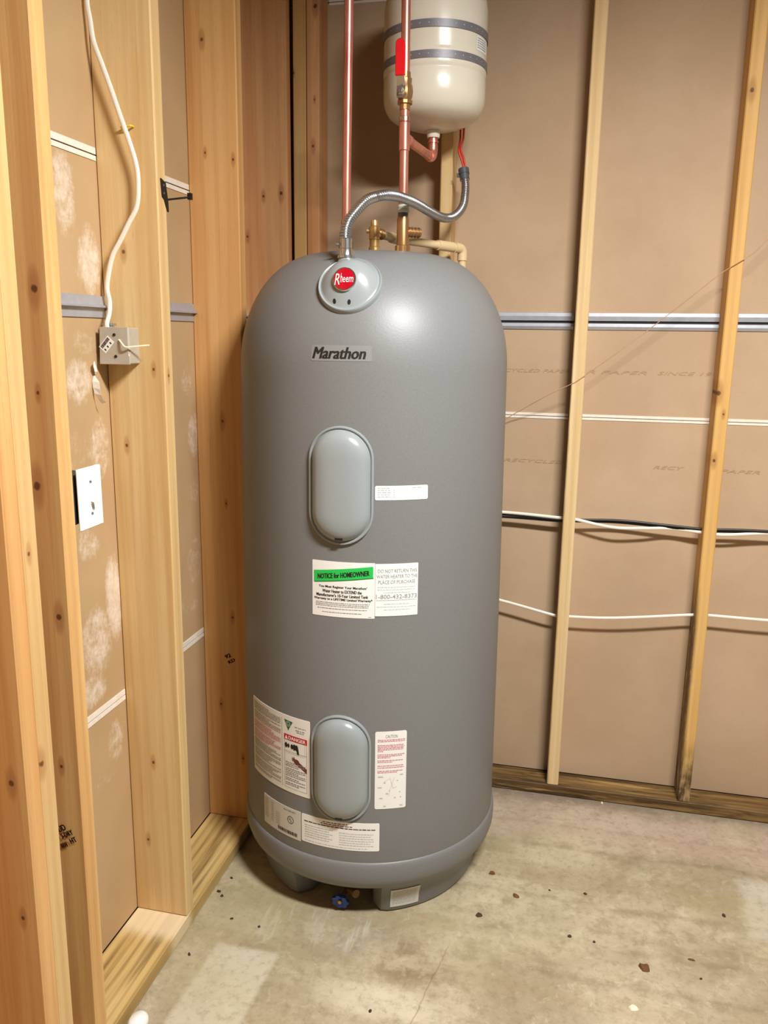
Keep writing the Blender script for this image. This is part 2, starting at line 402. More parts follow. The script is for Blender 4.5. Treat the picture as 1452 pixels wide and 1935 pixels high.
# ------------------------------------------------------------ mesh helpers
class G:
    """vertex and face lists for one mesh, in world coordinates"""
    def __init__(self):
        self.v = []; self.f = []
    def add(self, vs, fs):
        n = len(self.v)
        self.v += [tuple(p) for p in vs]
        self.f += [tuple(i + n for i in q) for q in fs]
        return self
    def box(self, x0, x1, y0, y1, z0, z1, lean=(0, 0)):
        a, b = lean
        vs = [(x0, y0, z0), (x1, y0, z0), (x1, y1, z0), (x0, y1, z0),
              (x0 + a, y0 + b, z1), (x1 + a, y0 + b, z1), (x1 + a, y1 + b, z1), (x0 + a, y1 + b, z1)]
        return self.add(vs, [(3, 2, 1, 0), (4, 5, 6, 7), (0, 1, 5, 4), (1, 2, 6, 5), (2, 3, 7, 6), (3, 0, 4, 7)])
    def rev(self, prof, c=(0, 0, 0), segs=48, mat=None, a0=0.0, a1=2 * PI, wav=None):
        """surface of revolution: profile (r, z) about local z; mat turns local into world"""
        full = abs(a1 - a0 - 2 * PI) < 1e-6
        ns = segs if full else segs + 1
        vs = []
        for (r, z) in prof:
            for i in range(ns):
                a = a0 + (a1 - a0) * i / segs
                rr = r if wav is None else r * wav(a)
                p = Vector((rr * math.cos(a), rr * math.sin(a), z))
                if mat is not None:
                    p = mat @ p
                vs.append((p.x + c[0], p.y + c[1], p.z + c[2]))
        fs = []
        for j in range(len(prof) - 1):
            for i in range(segs):
                i2 = (i + 1) % ns
                fs.append((j * ns + i, j * ns + i2, (j + 1) * ns + i2, (j + 1) * ns + i))
        if full:
            if prof[0][0] > 1e-6: fs.append(tuple(reversed(range(ns))))
            if prof[-1][0] > 1e-6: fs.append(tuple((len(prof) - 1) * ns + i for i in range(ns)))
        return self.add(vs, fs)
    def tube(self, pts, r, segs=12, rf=None, flat=1.0, flat_dir=None, caps=True):
        P = [Vector(p) for p in pts]
        n = len(P)
        T = []
        for i in range(n):
            t = (P[min(i + 1, n - 1)] - P[max(i - 1, 0)])
            T.append(t.normalized())
        u = flat_dir and Vector(flat_dir) or (Vector((0, 0, 1)) if abs(T[0].z) < 0.9 else Vector((1, 0, 0)))
        vs = []
        for i in range(n):
            u = (u - T[i] * u.dot(T[i])).normalized()
            w = T[i].cross(u)
            rr = rf(i) if rf else r
            for k in range(segs):
                a = 2 * PI * k / segs
                vs.append(P[i] + u * (rr * flat * math.cos(a)) + w * (rr * math.sin(a)))
        fs = []
        for i in range(n - 1):
            for k in range(segs):
                k2 = (k + 1) % segs
                fs.append((i * segs + k, i * segs + k2, (i + 1) * segs + k2, (i + 1) * segs + k))
        if caps:
            fs.append(tuple(reversed(range(segs))))
            fs.append(tuple((n - 1) * segs + k for k in range(segs)))
        return self.add(vs, fs)
    def cyl(self, p, q, r, segs=20, r2=None):
        return self.tube([p, q], r, segs, rf=(lambda i: r if i == 0 else (r2 if r2 is not None else r)))
    def prism(self, poly, axis, d0, d1):
        """closed polygon (2D) extruded along axis ('x','y','z') from d0 to d1"""
        def mk(a, b, d):
            return {'x': (d, a, b), 'y': (a, d, b), 'z': (a, b, d)}[axis]
        n = len(poly)
        vs = [mk(a, b, d0) for a, b in poly] + [mk(a, b, d1) for a, b in poly]
        fs = [tuple(reversed(range(n))), tuple(range(n, 2 * n))]
        fs += [(i, (i + 1) % n, n + (i + 1) % n, n + i) for i in range(n)]
        return self.add(vs, fs)

def spline(pts, per=8):
    """Catmull-Rom through the points"""
    P = [Vector(p) for p in pts]
    out = []
    for i in range(len(P) - 1):
        a = P[max(i - 1, 0)]; b = P[i]; c = P[i + 1]; d = P[min(i + 2, len(P) - 1)]
        for k in range(per):
            t = k / per
            out.append(0.5 * ((2 * b) + (c - a) * t + (2 * a - 5 * b + 4 * c - d) * t * t + (3 * b - a - 3 * c + d) * t ** 3))
    out.append(P[-1])
    return out

WL = {}
def wloc(o):
    return WL.get(o.name, Vector((0, 0, 0)))

def obj(name, g, mat, parent=None, origin=None, smooth=None, bevel=0.0, fix=True):
    me = bpy.data.meshes.new(name)
    org = Vector(origin) if origin is not None else Vector((0, 0, 0))
    me.from_pydata([(x - org.x, y - org.y, z - org.z) for x, y, z in g.v], [], g.f)
    if bevel or fix:
        bm = bmesh.new(); bm.from_mesh(me)
        if fix:
            bmesh.ops.recalc_face_normals(bm, faces=bm.faces)
        if bevel:
            bmesh.ops.bevel(bm, geom=list(bm.edges), offset=bevel, segments=1, affect='EDGES')
        bm.to_mesh(me); bm.free()
    if smooth is not None:
        for p in me.polygons: p.use_smooth = True
        me.set_sharp_from_angle(angle=math.radians(smooth))
    me.materials.append(mat)
    o = bpy.data.objects.new(name, me)
    COL.objects.link(o)
    WL[o.name] = org
    if parent is not None:
        o.parent = parent
        o.location = org - wloc(parent)
    else:
        o.location = org
    return o

def tag(o, label, cat, group=None, kind=None):
    o['label'] = label; o['category'] = cat
    if group: o['group'] = group
    if kind: o['kind'] = kind
    return o

def thing(name, label, cat, loc, group=None, kind=None):
    o = bpy.data.objects.new(name, None)
    o.empty_display_size = 0.05
    COL.objects.link(o)
    o.location = loc
    WL[o.name] = Vector(loc)
    return tag(o, label, cat, group, kind)

def text_geo(s, bold=0.0, shear=0.0, res=2):
    cu = bpy.data.curves.new('t', 'FONT')
    cu.body = s; cu.size = 1.0; cu.resolution_u = res; cu.offset = bold; cu.shear = shear
    t = bpy.data.objects.new('t', cu)
    COL.objects.link(t)
    bpy.context.view_layer.update()
    me = bpy.data.meshes.new_from_object(t)
    vs = [(v.co.x, v.co.y) for v in me.vertices]
    fs = [tuple(p.vertices) for p in me.polygons]
    bpy.data.objects.remove(t); bpy.data.curves.remove(cu); bpy.data.meshes.remove(me)
    return vs, fs

def text_fit(g, s, u0, u1, v0, v1, mp, bold=0.0, shear=0.0, slope=0.0, rot=None, heavy=0.0):
    """letters fitted into the box u0..u1, v0..v1 and laid on the surface by mp(u, v)"""
    if heavy:
        for d in (-heavy, heavy):
            text_fit(g, s, u0 + heavy + d, u1 - heavy + d, v0, v1, mp, bold, shear, slope, rot)
        u0 += heavy; u1 -= heavy
    vs, fs = text_geo(s, bold, shear)
    if not vs: return
    a0 = min(x for x, y in vs); a1 = max(x for x, y in vs)
    b0 = min(y for x, y in vs); b1 = max(y for x, y in vs)
    out = []
    for x, y in vs:
        u = u0 + (x - a0) / (a1 - a0) * (u1 - u0)
        v = v0 + (y - b0) / (b1 - b0) * (v1 - v0) + slope * (u - u0)
        if rot:
            cu, cv, an = rot
            du, dv = u - cu, v - cv
            u = cu + du * math.cos(an) - dv * math.sin(an); v = cv + du * math.sin(an) + dv * math.cos(an)
        out.append(mp(u, v))
    g.add(out, fs)

def quad(g, u0, u1, v0, v1, mp, n=1, slope=0.0):
    vs = []; fs = []
    for i in range(n + 1):
        u = u0 + (u1 - u0) * i / n
        vs += [mp(u, v0 + slope * (u - u0)), mp(u, v1 + slope * (u - u0))]
    for i in range(n):
        fs.append((2 * i, 2 * i + 2, 2 * i + 3, 2 * i + 1))
    g.add(vs, fs)

def greek(g, u0, u1, v, h, mp, rnd=RND, word=(0.004, 0.012), gap=0.002):
    """a line of small illegible print: word-length dashes"""
    u = u0
    while u < u1 - 0.001:
        w = min(rnd.uniform(*word), u1 - u)
        quad(g, u, u + w, v, v + h * rnd.uniform(0.75, 1.0), mp)
        u += w + gap

# ------------------------------------------------------------ setting
RX0, RX1, RY0, RY1, RZ = -1.012, 2.6, -1.8, 2.584, 2.62

g = G(); g.box(RX0 - 0.15, RX1 + 0.1, RY0 - 0.1, RY1 + 0.15, -0.06, 0)
tag(obj('floor', g, M['concrete']), 'stained bare concrete floor with faint screed lines', 'floor', kind='structure')
g = G(); g.box(RX0 - 0.15, RX1 + 0.1, RY0 - 0.1, RY1 + 0.15, RZ, RZ + 0.05)
tag(obj('ceiling', g, M['room_paint']), 'plain ceiling above the utility corner', 'ceiling', kind='structure')
g = G(); g.box(RX1, RX1 + 0.08, RY0, RY1, 0, RZ)
tag(obj('wall_right', g, M['room_paint']), 'plain wall far to the right of the heater', 'wall', kind='structure')
g = G(); g.box(RX0, RX1, RY0 - 0.08, RY0, 0, RZ)
tag(obj('wall_front', g, M['room_paint']), 'plain wall behind the viewer', 'wall', kind='structure')

# left wall: backing, gypsum panels, 2x6 studs, plate, channel, joint strips
g = G(); g.box(RX0 - 0.05, RX0 - 0.016, RY0, RY1, 0, RZ)
wl = tag(obj('wall_left', g, M['dark_gap']), 'open stud wall on the left with smeared tan drywall behind studs', 'wall', kind='structure')
for z0, z1 in ((0.039, 0.6255), (0.6285, 1.5285), (1.5315, 1.8455), (1.8485, 2.53)):
    g = G(); g.box(RX0 - 0.0155, RX0 - 0.0005, RY0, RY1, z0, z1)
    obj('drywall_panel', g, M['paper_left'], wl)
g = G(); g.box(RX0, -0.872, RY0, 2.494, 0.0, 0.038)
obj('bottom_plate', g, M['plate_left'], wl, bevel=0.003)
g = G(); g.box(RX0, -0.872, RY0, 2.494, 2.53, RZ - 0.001)
obj('top_plate', g, M['plate_top'], wl, bevel=0.003)
LSTUD = [(0.690, 'stud_yellow'), (1.087, 'stud_a'), (1.1265, 'stud_b'), (1.235, 'stud_c'), (1.637, 'stud_d'), (2.071, 'stud_e')]
LEAN = 0.021
for y, mk in LSTUD:
    g = G(); g.box(RX0, -0.872, y, y + 0.038, 0.038, 2.53, lean=(0, 0.030 if y == 1.235 else LEAN))
    obj('stud', g, M[mk], wl, origin=(RX0, y, 0.038), bevel=0.003)
g = G(); g.box(RX0, -0.8675, 2.449, 2.487, 0.038, 2.53, lean=(0, 0.0))
obj('stud', g, M['stud_f'], wl, origin=(RX0, 2.449, 0.038), bevel=0.004)
for y0, y1 in ((1.169, 1.232), (1.277, 1.635), (1.683, 2.070), (2.123, 2.447)):
    for zj in (0.627, 1.847):
        ym = 0.004 + LEAN * zj / 2.5
        g = G()
        g.box(RX0 - 0.002, RX0 + 0.0015, y0 + ym, y1 + ym - 0.004, zj + 0.001, zj + 0.014)
        g.box(RX0 - 0.002, RX0 + 0.0015, y0 + ym, y1 + ym - 0.004, zj - 0.012, zj - 0.002)
        obj('joint_strip', g, M['joint_white'], wl)
    ym = 0.004 + LEAN * 0.6
    x = RX0
    g = G()                                            # H channel: upper flange, projecting lip, lower flange under it
    g.prism([(x, 1.559), (x + 0.004, 1.558), (x + 0.006, 1.540), (x + 0.014, 1.5375), (x + 0.014, 1.534), (x + 0.003, 1.533), (x + 0.003, 1.513), (x, 1.512)], 'y', 0, 1)
    g.v = [(a, y0 + ym + b * (y1 - y0 - 0.004), c) for a, b, c in g.v]
    obj('metal_channel', g, M['galv_dull'], wl)

# back wall
g = G(); g.box(RX0 - 0.05, RX1, RY1 + 0.016, RY1 + 0.05, 0, RZ)
wb = tag(obj('wall_back', g, M['dark_gap']), 'open stud wall behind the heater with bare tan drywall panels', 'wall', kind='structure')
for z0, z1 in ((0.0, 1.2415), (1.2445, 1.5285), (1.5315, 2.4485), (2.4515, RZ)):
    g = G(); g.box(RX0 - 0.014, RX1, RY1 + 0.0005, RY1 + 0.0155, z0 if z0 else 0.039, z1)
    obj('drywall_panel', g, M['paper_back'], wb)
g = G(); g.box(-0.871, RX1, 2.495, RY1, 0.002, 0.038)
obj('bottom_plate', g, M['plate_back'], wb, bevel=0.003)
g = G(); g.box(-0.871, RX1, 2.495, RY1, 2.53, RZ - 0.001)
obj('top_plate', g, M['plate_top'], wb, bevel=0.003)
BST = [(-0.8710, 0.0405, 'stud_g', 0.0085), (-0.8265, 0.0400, 'stud_h', 0.006), (-0.4130, 0.0350, 'stud_yellow', 0.0), (-0.0067, 0.0374, 'stud_wane', 0.003),
       (0.4042, 0.0366, 'stud_rot', -0.001), (0.812, 0.0375, 'stud_back', 0), (1.22, 0.0375, 'stud_back', 0), (1.63, 0.0375, 'stud_back', 0)]
for x, w, mk, ln in BST:
    g = G(); g.box(x, x + w, 2.495, RY1 + 0.0004, 0.038, 2.53, lean=(ln, 0))
    obj('stud', g, M[mk], wb, origin=(x, 2.495, 0.038), bevel=0.003)
EDG = [(-0.776, -0.417), (-0.373, -0.0085), (0.034, 0.403), (0.442, 0.811), (0.851, 1.219)]
for x0, x1 in EDG:
    for zj in (1.243, 2.450):
        g = G()
        y = RY1
        g.box(x0, x1, y - 0.0015, y + 0.002, zj + 0.001, zj + 0.009)
        g.box(x0, x1, y - 0.0015, y + 0.002, zj - 0.008, zj - 0.001)
        obj('joint_strip', g, M['joint_white'], wb)
    g = G(); y = RY1
    g.prism([(y, 1.556), (y - 0.004, 1.555), (y - 0.008, 1.545), (y - 0.007, 1.532), (y, 1.531)], 'x', x0, x1)
    g.prism([(y, 1.525), (y - 0.006, 1.524), (y - 0.007, 1.515), (y - 0.003, 1.506), (y, 1.5055)], 'x', x0, x1)
    ch = obj('metal_channel', g, M['galv_dull'], wb)
    g = G(); g.box(x0, x1, y - 0.001, y + 0.0002, 1.525, 1.531)
    obj('groove', g, M['black'], ch)

# print on the drywall paper and stamps on the studs
mpb = lambda u, v: (u, RY1 - 0.0006, v)
for s, u0, u1, v0 in (('00% RECYCLED PAPER', -0.30, -0.012, 1.376), ('R PAPER', 0.038, 0.215, 1.376), ('SINCE 19', 0.245, 0.398, 1.376),
                      ('RECYCLED', -0.20, -0.012, 1.095), ('RECY', 0.255, 0.345, 1.092), ('PAPER', 0.448, 0.56, 1.090)):
    g = G(); text_fit(g, s, u0, u1, v0, v0 + 0.010, mpb, shear=0.3)
    obj('printing', g, M['ink_paper'], wb)
def stamp(rows, cx, cz, y, an, parent):
    g = G()
    for s, du, dv, w, h in rows:
        text_fit(g, s, cx + du - w / 2, cx + du + w / 2, cz + dv - h / 2, cz + dv + h / 2, lambda u, v: (u, y, v), bold=0.01, heavy=0.0007, rot=(cx, cz, an))
    obj('stamp', g, M['ink_brown'], parent)
stamp((('STUD', -0.004, 0.015, 0.034, 0.013), ('S-DRY', 0.007, 0.000, 0.030, 0.011), ('HT', 0.013, -0.016, 0.016, 0.011), ('WW', -0.012, -0.019, 0.018, 0.012)), -0.915, 0.523, 1.2388, 0.50, wl)
stamp((('92', 0, 0.008, 0.020, 0.012), ('KD', 0.003, -0.010, 0.024, 0.010)), -0.933, 0.553, 2.0745, 0.5, wl)

# ------------------------------------------------------------ water heater
C = Vector((-0.5116, 2.1053))
def rb(z):
    """shell radius at height z"""
    if z <= 0.8: return 0.3542 + (0.3515 - 0.3542) * (z - 0.17) / 0.63
    if z <= 1.40: return 0.3515 + (0.3455 - 0.3515) * (z - 0.8) / 0.6
    a = math.asin(min(1, (z - 1.40) / 0.282))
    return 0.12 + 0.2255 * max(0, math.cos(a)) ** 0.9
def cm(c, rf):
    """(angle from the camera side in radians, height, lift) -> world"""
    return lambda th, z, e=0.0: (c[0] + (rf(z) + e) * math.sin(th), c[1] - (rf(z) + e) * math.cos(th), z)
HM = cm(C, rb)
wh = thing('water_heater', 'tall grey cylindrical electric water heater with domed top on the concrete floor', 'water heater', (C.x, C.y, 0))

prof = [(0.30, 0.150), (0.352, 0.165)]
prof += [(rb(z), z) for z in (0.176, 0.3, 0.5, 0.8, 1.1, 1.3, 1.38)]
for k in range(0, 25):
    a = math.radians(90 * k / 24)
    z = 1.40 + 0.282 * math.sin(a)
    prof.append((0.12 + 0.2255 * max(0.0, math.cos(a)) ** 0.9, z))
prof += [(0.06, 1.6825), (0.0, 1.6825)]
g = G(); g.rev(prof, (C.x, C.y, 0), 128)
obj('shell', g, M['shell'], wh, smooth=50)

g = G()
bp = [(0.24, 0.088), (0.325, 0.092), (0.342, 0.100), (0.3535, 0.113), (0.3595, 0.132), (0.3605, 0.150), (0.3602, 0.165), (0.3590, 0.174), (0.3565, 0.180), (0.3530, 0.1825), (0.34, 0.1825)]
g.rev(bp, (C.x, C.y, 0), 128)
base = obj('base_ring', g, M['shell'], wh, smooth=50)
def foot(t0, t1):
    g = G()
    n = 28
    pr = [(0.20, 0.0), (0.296, 0.0), (0.306, 0.004), (0.311, 0.014), (0.316, 0.05), (0.326, 0.080), (0.338, 0.102), (0.20, 0.102)]
    vs = []
    for i in range(n + 1):
        t = math.radians(t0 + (t1 - t0) * i / n)
        dd = min(i, n - i) / n * abs(t1 - t0)                # degrees to the nearer end
        sh = 0.0 if dd > 7 else 0.035 * (1 - math.sqrt(max(0, 1 - (1 - dd / 7) ** 2)))
        for (r, z) in pr:
            rr = r - (sh if r > 0.25 else 0)
            vs.append((C.x + rr * math.sin(t), C.y - rr * math.cos(t), z))
    m = len(pr); fs = []
    for i in range(n):
        for j in range(m):
            j2 = (j + 1) % m
            fs.append((i * m + j, i * m + j2, (i + 1) * m + j2, (i + 1) * m + j))
    fs.append(tuple(range(m))); fs.append(tuple(n * m + j for j in reversed(range(m))))
    g.add(vs, fs)
    return obj('foot', g, M['shell'], wh, smooth=40)
f_r = foot(16, 112); foot(128, 216); f_l = foot(-128, -22)
g = G(); g.rev([(0.0, 0.004), (0.205, 0.004), (0.205, 0.095), (0.0, 0.095)], (C.x, C.y, 0), 48)
obj('underside_pan', g, M['black'], wh, smooth=40)

# element covers
def element_cover(thc, zc, hw, hh):
    rings = []
    insets = [(0.0, 0.0), (0.0, 0.0055), (0.0015, 0.0075), (0.004, 0.0078), (0.0062, 0.0062), (0.0072, 0.0042), (0.0082, 0.0050), (0.010, 0.0085), (0.014, 0.0145),
              (0.020, 0.0195), (0.028, 0.0235), (0.038, 0.0262), (0.050, 0.0278), (0.062, 0.0284), (0.0745, 0.0286)]
    ns = 20
    def outline(ins):
        r = hw - ins; s = hh - hw
        pts = []
        for i in range(ns + 1):
            a = PI * i / ns
            pts.append((r * math.cos(a), s + r * math.sin(a)))
        for i in range(1, 8): pts.append((-r, s - 2 * s * i / 8))
        for i in range(ns + 1):
            a = PI + PI * i / ns
            pts.append((r * math.cos(a), -s + r * math.sin(a)))
        for i in range(1, 8): pts.append((r, -s + 2 * s * i / 8))
        return pts
    g = G(); m = None
    vs = []
    for ins, h in insets:
        o = outline(ins); m = len(o)
        for (s, t) in o:
            z = zc + t
            vs.append(HM(thc + s / rb(zc), z, h))
    fs = []
    for j in range(len(insets) - 1):
        for i in range(m):
            i2 = (i + 1) % m
            fs.append((j * m + i, j * m + i2, (j + 1) * m + i2, (j + 1) * m + i))
    # close along the centre line: pair the two straight/arc sides
    b = (len(insets) - 1) * m
    fs.append(tuple(b + i for i in range(m)))
    g.add(vs, fs)
    o = obj('element_cover', g, M['cover'], wh, smooth=32)
    g = G()
    mp = lambda u, v: HM(thc + u / rb(zc), zc + v, 0)
    zz = -hh + 0.0165
    a = [HM(thc + u / rb(zc), zc + zz + v, e) for u in (-0.0085, 0.0085) for v in (-0.0025, 0.0030) for e in (0.008, 0.0192)]
    g.add(a, [(0, 1, 3, 2), (4, 6, 7, 5), (0, 4, 5, 1), (2, 3, 7, 6), (1, 5, 7, 3), (0, 2, 6, 4)])
    obj('slot', g, M['black'], o)
    return o
D2R = PI / 180
element_cover(1.35 * D2R, 1.1450, 0.0760, 0.1375)
element_cover(1.55 * D2R, 0.4380, 0.0755, 0.1430)

# junction cover on the shoulder
thc = 2.4 * D2R
pb = Vector(HM(thc, 1.521)); pt = Vector(HM(thc, 1.652))
JC = (pb + pt) / 2
JV = (pt - pb).normalized()
JU = Vector((math.cos(thc), math.sin(thc), 0))
JN = JU.cross(JV).normalized()
if JN.y > 0: JN = -JN
JR = 0.0735
sag = 0.0
def jpos(a, b):
    """point on the cover front for local coordinates a (across), b (up), each in -1..1"""
    rho = min(1.0, math.hypot(a, b))
    if rho > 0.955: h = 0.011 * math.sqrt(max(0, 1 - ((rho - 0.955) / 0.045) ** 2))
    elif rho > 0.90: h = 0.011 - 0.003 * math.sin((0.955 - rho) / 0.055 * PI / 2)
    else:
        q = rho / 0.90
        h = 0.008 + (1 - q ** 2.6) * (0.027 + 0.019 * b)
    q0 = JC + JU * (JR * a) + JV * (JR * 1.02 * b)
    lo, hi = -0.06, 0.06                                      # slide along the cover axis until the shell surface is met
    for _ in range(26):
        t = (lo + hi) / 2
        q = q0 + JN * t
        if math.hypot(q.x - C.x, q.y - C.y) < rb(min(q.z, 1.68)): lo = t
        else: hi = t
    return q0 + JN * (t + h)
g = G()
nr, na = 26, 64
rhos = [1.0 - 0.045 * (i / 4) for i in range(5)] + [0.955 - 0.055 * (i / 3) for i in range(1, 4)] + [0.9 * (1 - (i / 18)) for i in range(1, 18)]
vs = []; fs = []
for i in range(na):
    a = 2 * PI * i / na
    q = jpos(math.cos(a), math.sin(a)); vs.append(q - JN * 0.020)
for r in rhos:
    for i in range(na):
        a = 2 * PI * i / na
        vs.append(jpos(r * math.cos(a), r * math.sin(a)))
vs.append(jpos(0, 0))
nn = len(rhos) + 1
for j in range(nn - 1):
    for i in range(na):
        i2 = (i + 1) % na
        fs.append((j * na + i, j * na + i2, (j + 1) * na + i2, (j + 1) * na + i))
for i in range(na): fs.append(((nn - 1) * na + i, (nn - 1) * na + (i + 1) % na, nn * na))
g.add(vs, fs)
jc = obj('junction_cover', g, M['cover'], wh, smooth=60)
# neck on top of the cover where the conduit goes in
g = G(); g.rev([(0.027, 1.610), (0.026, 1.630), (0.022, 1.642), (0.0190, 1.648), (0.0180, 1.652), (0.0, 1.652)], (-0.5175, 1.855, 0), 28)
obj('neck', g, M['cover'], jc, smooth=50)
def jframe(a, b):
    p = jpos(a, b)
    du = (jpos(a + 0.05, b) - jpos(a - 0.05, b)).normalized()
    dv = (jpos(a, b + 0.05) - jpos(a, b - 0.05))
    n = du.cross(dv).normalized()
    if n.y > 0: n = -n
    v = n.cross(du); v = v if v.z > 0 else -v
    return p, du, v.normalized(), n
p, du, dv, n = jframe(-0.06, -0.18)
mat3 = Matrix((du, dv, n)).transposed()
BR = 0.0265
g = G(); g.rev([(0.0, -0.006), (BR, -0.006), (BR, 0.0025), (BR - 0.001, 0.0038), (BR - 0.0025, 0.0038), (BR - 0.003, 0.0028), (0.0, 0.0028)], p, 48, mat3)
bd = obj('badge', g, M['chrome'], jc, smooth=40)
g = G(); g.rev([(BR - 0.0032, 0.0022), (BR - 0.0036, 0.0034), (0.012, 0.0046), (0.0, 0.0050)], p, 48, mat3)
bf = obj('badge_face', g, M['badge_red'], jc, smooth=60)
mpj = lambda u, v: tuple(p + du * u + dv * v + n * (0.0052 - 0.0016 * ((u * u + v * v) / BR ** 2)))
g = G(); text_fit(g, 'R', -0.0215, -0.0095, -0.013, 0.0120, mpj, shear=0.2)
text_fit(g, 'h', -0.0085, -0.0035, -0.0080, 0.0125, mpj, shear=0.2)
text_fit(g, 'eem', -0.0025, 0.0210, -0.0080, 0.0035, mpj, shear=0.15)
obj('badge_lettering', g, M['badge_white'], jc)
for a, b in ((-0.36, -0.70), (0.10, -0.74)):
    q, d1, d2, nn_ = jframe(a, b)
    g = G()
    g.rev([(0.0, -0.004), (0.0036, -0.004), (0.0036, 0.0006), (0.0, 0.0006)], q, 16, Matrix((d1, d2 * 1.6, nn_)).transposed())
    obj('screw_hole', g, M['black'], jc, smooth=40)

# labels on the shell: each sticker is a part, its printing a sub-part
def sticker(name, t0, t1, z0, z1, mat, label, corner=0.003, lift=0.0008, m=HM):
    th0 = t0 * D2R
    r = rb((z0 + z1) / 2)
    W = (t1 - t0) * D2R * r; H = z1 - z0
    n = max(4, int(W / 0.006))
    vs = []; fs = []
    us = sorted(set([0, corner * 0.3, corner, W - corner, W - corner * 0.3, W] + [W * i / n for i in range(1, n)]))
    for u in us:
        d = min(u, W - u)
        c = 0 if d >= corner else corner - math.sqrt(max(0, corner ** 2 - (corner - d) ** 2))
        for v in (c, H - c):
            vs.append(m(th0 + u / r, z0 + v, lift)); vs.append(m(th0 + u / r, z0 + v, -0.001))
    for i in range(len(us) - 1):
        a = 4 * i; b = 4 * i + 4
        fs += [(a, b, b + 2, a + 2), (a + 2, b + 2, b + 3, a + 3), (a, a + 1, b + 1, b)]
    e = 4 * (len(us) - 1)
    fs += [(0, 2, 3, 1), (e, e + 1, e + 3, e + 2)]
    g = G(); g.add(vs, fs)
    o = obj(name, g, mat, wh, smooth=30)
    if label: o['label'] = label
    def mp(u, v, e=0.0):
        return m(th0 + u / r, z0 + v, lift + 0.0004 + e)
    return o, mp, W, H

# brand lettering strip
o, mp, W, H = sticker('name_decal', -10.6, 12.8, 1.4255, 1.4600, M['decal'], 'clear name strip with slanted black lettering', lift=0.0005)
g = G(); text_fit(g, 'Marathon', 0.003, 0.1275, 0.0050, 0.0305, mp, bold=0.0, shear=0.28, heavy=0.0013)
obj('lettering', g, M['ink'], o)

# small rating label right of the upper cover
o, mp, W, H = sticker('small_label', 14.4, 34.9, 1.1145, 1.1475, M['sticker'], 'narrow white label with pale print')
g = G()
for i in range(5):
    v = H - 0.0060 - 0.0050 * i
    greek(g, 0.006, 0.036, v, 0.0022, mp, word=(0.004, 0.010)); 
    if i: quad(g, 0.042, 0.045, v, v + 0.0022, mp)
greek(g, 0.085, 0.108, H - 0.0058, 0.0022, mp)
greek(g, 0.103, 0.113, 0.0065, 0.0026, mp, word=(0.002, 0.003))
obj('printing', g, M['ink_pale'], o)

# homeowner notice
o, mp, W, H = sticker('notice_label', -10.1, 14.7, 0.8305, 0.9655, M['sticker'], 'white notice label with green banner', corner=0.001)
g = G(); quad(g, 0.0045, 0.1475, 0.0835, 0.1105, lambda u, v: mp(u, v, 0.0002), 20, slope=0.115)
obj('banner', g, M['green'], o)
g = G(); quad(g, 0.0050, 0.1485, 0.0815, 0.0835, lambda u, v: mp(u, v, 0.0001), 20, slope=0.115)
obj('banner_edge', g, M['green_shade'], o)
g = G(); text_fit(g, 'NOTICE for HOMEOWNER', 0.014, 0.139, 0.0905, 0.1030, lambda u, v: mp(u, v, 0.0006), bold=0.004, slope=0.115, heavy=0.0005)
for s, a, b, v in (("You Must Register Your Marathon'", .11, .88, .0690), ('Water Heater to EXTEND the', .17, .80, .0590),
                   ("Manufacturer's 10-Year Limited Tank", .07, .90, .0490), ("Warranty to a LIFETIME Limited Warranty*", .03, .965, .0390)):
    text_fit(g, s, W * a, W * b, v, v + 0.0078, mp, bold=0.004, heavy=0.0003)
obj('lettering', g, M['ink'], o)
g = G()
for v, a, b in ((.0335, .06, .92), (.0295, .06, .92), (.0255, .06, .90), (.0190, .09, .88), (.0100, .17, .80)):
    greek(g, W * a, W * b, v, 0.0018, mp, word=(0.003, 0.009), gap=0.0012)
greek(g, W * .90, W * .95, .0030, .0014, mp)
obj('printing', g, M['ink_grey'], o)

# do-not-return label
o, mp, W, H = sticker('return_label', 14.8, 31.5, 0.8365, 0.9635, M['sticker'], 'white label with grey capitals and a phone number', corner=0.001, lift=0.0012)
g = G()
for s, a, b, v in (('DO NOT RETURN THIS', .06, .97, .1060), ('WATER HEATER TO THE', .03, .985, .0925), ('PLACE OF PURCHASE', .07, .93, .0790)):
    text_fit(g, s, W * a, W * b, v, v + 0.0085, mp)
text_fit(g, '1-800-432-8373', W * .02, W * .975, 0.0425, 0.0530, mp, bold=0.004)
quad(g, W * .02, W * .975, 0.0385, 0.0392, mp, 12)
obj('lettering', g, M['ink_grey'], o)
g = G()
for v, a, b in ((.0700, .05, .93), (.0640, .05, .93), (.0570, .2, .8), (.0290, .2, .8), (.0220, .04, .95), (.0150, .2, .8)):
    greek(g, W * a, W * b, v, 0.0016, mp, word=(0.004, 0.009), gap=0.0014)
obj('printing', g, M['ink_pale'], o)

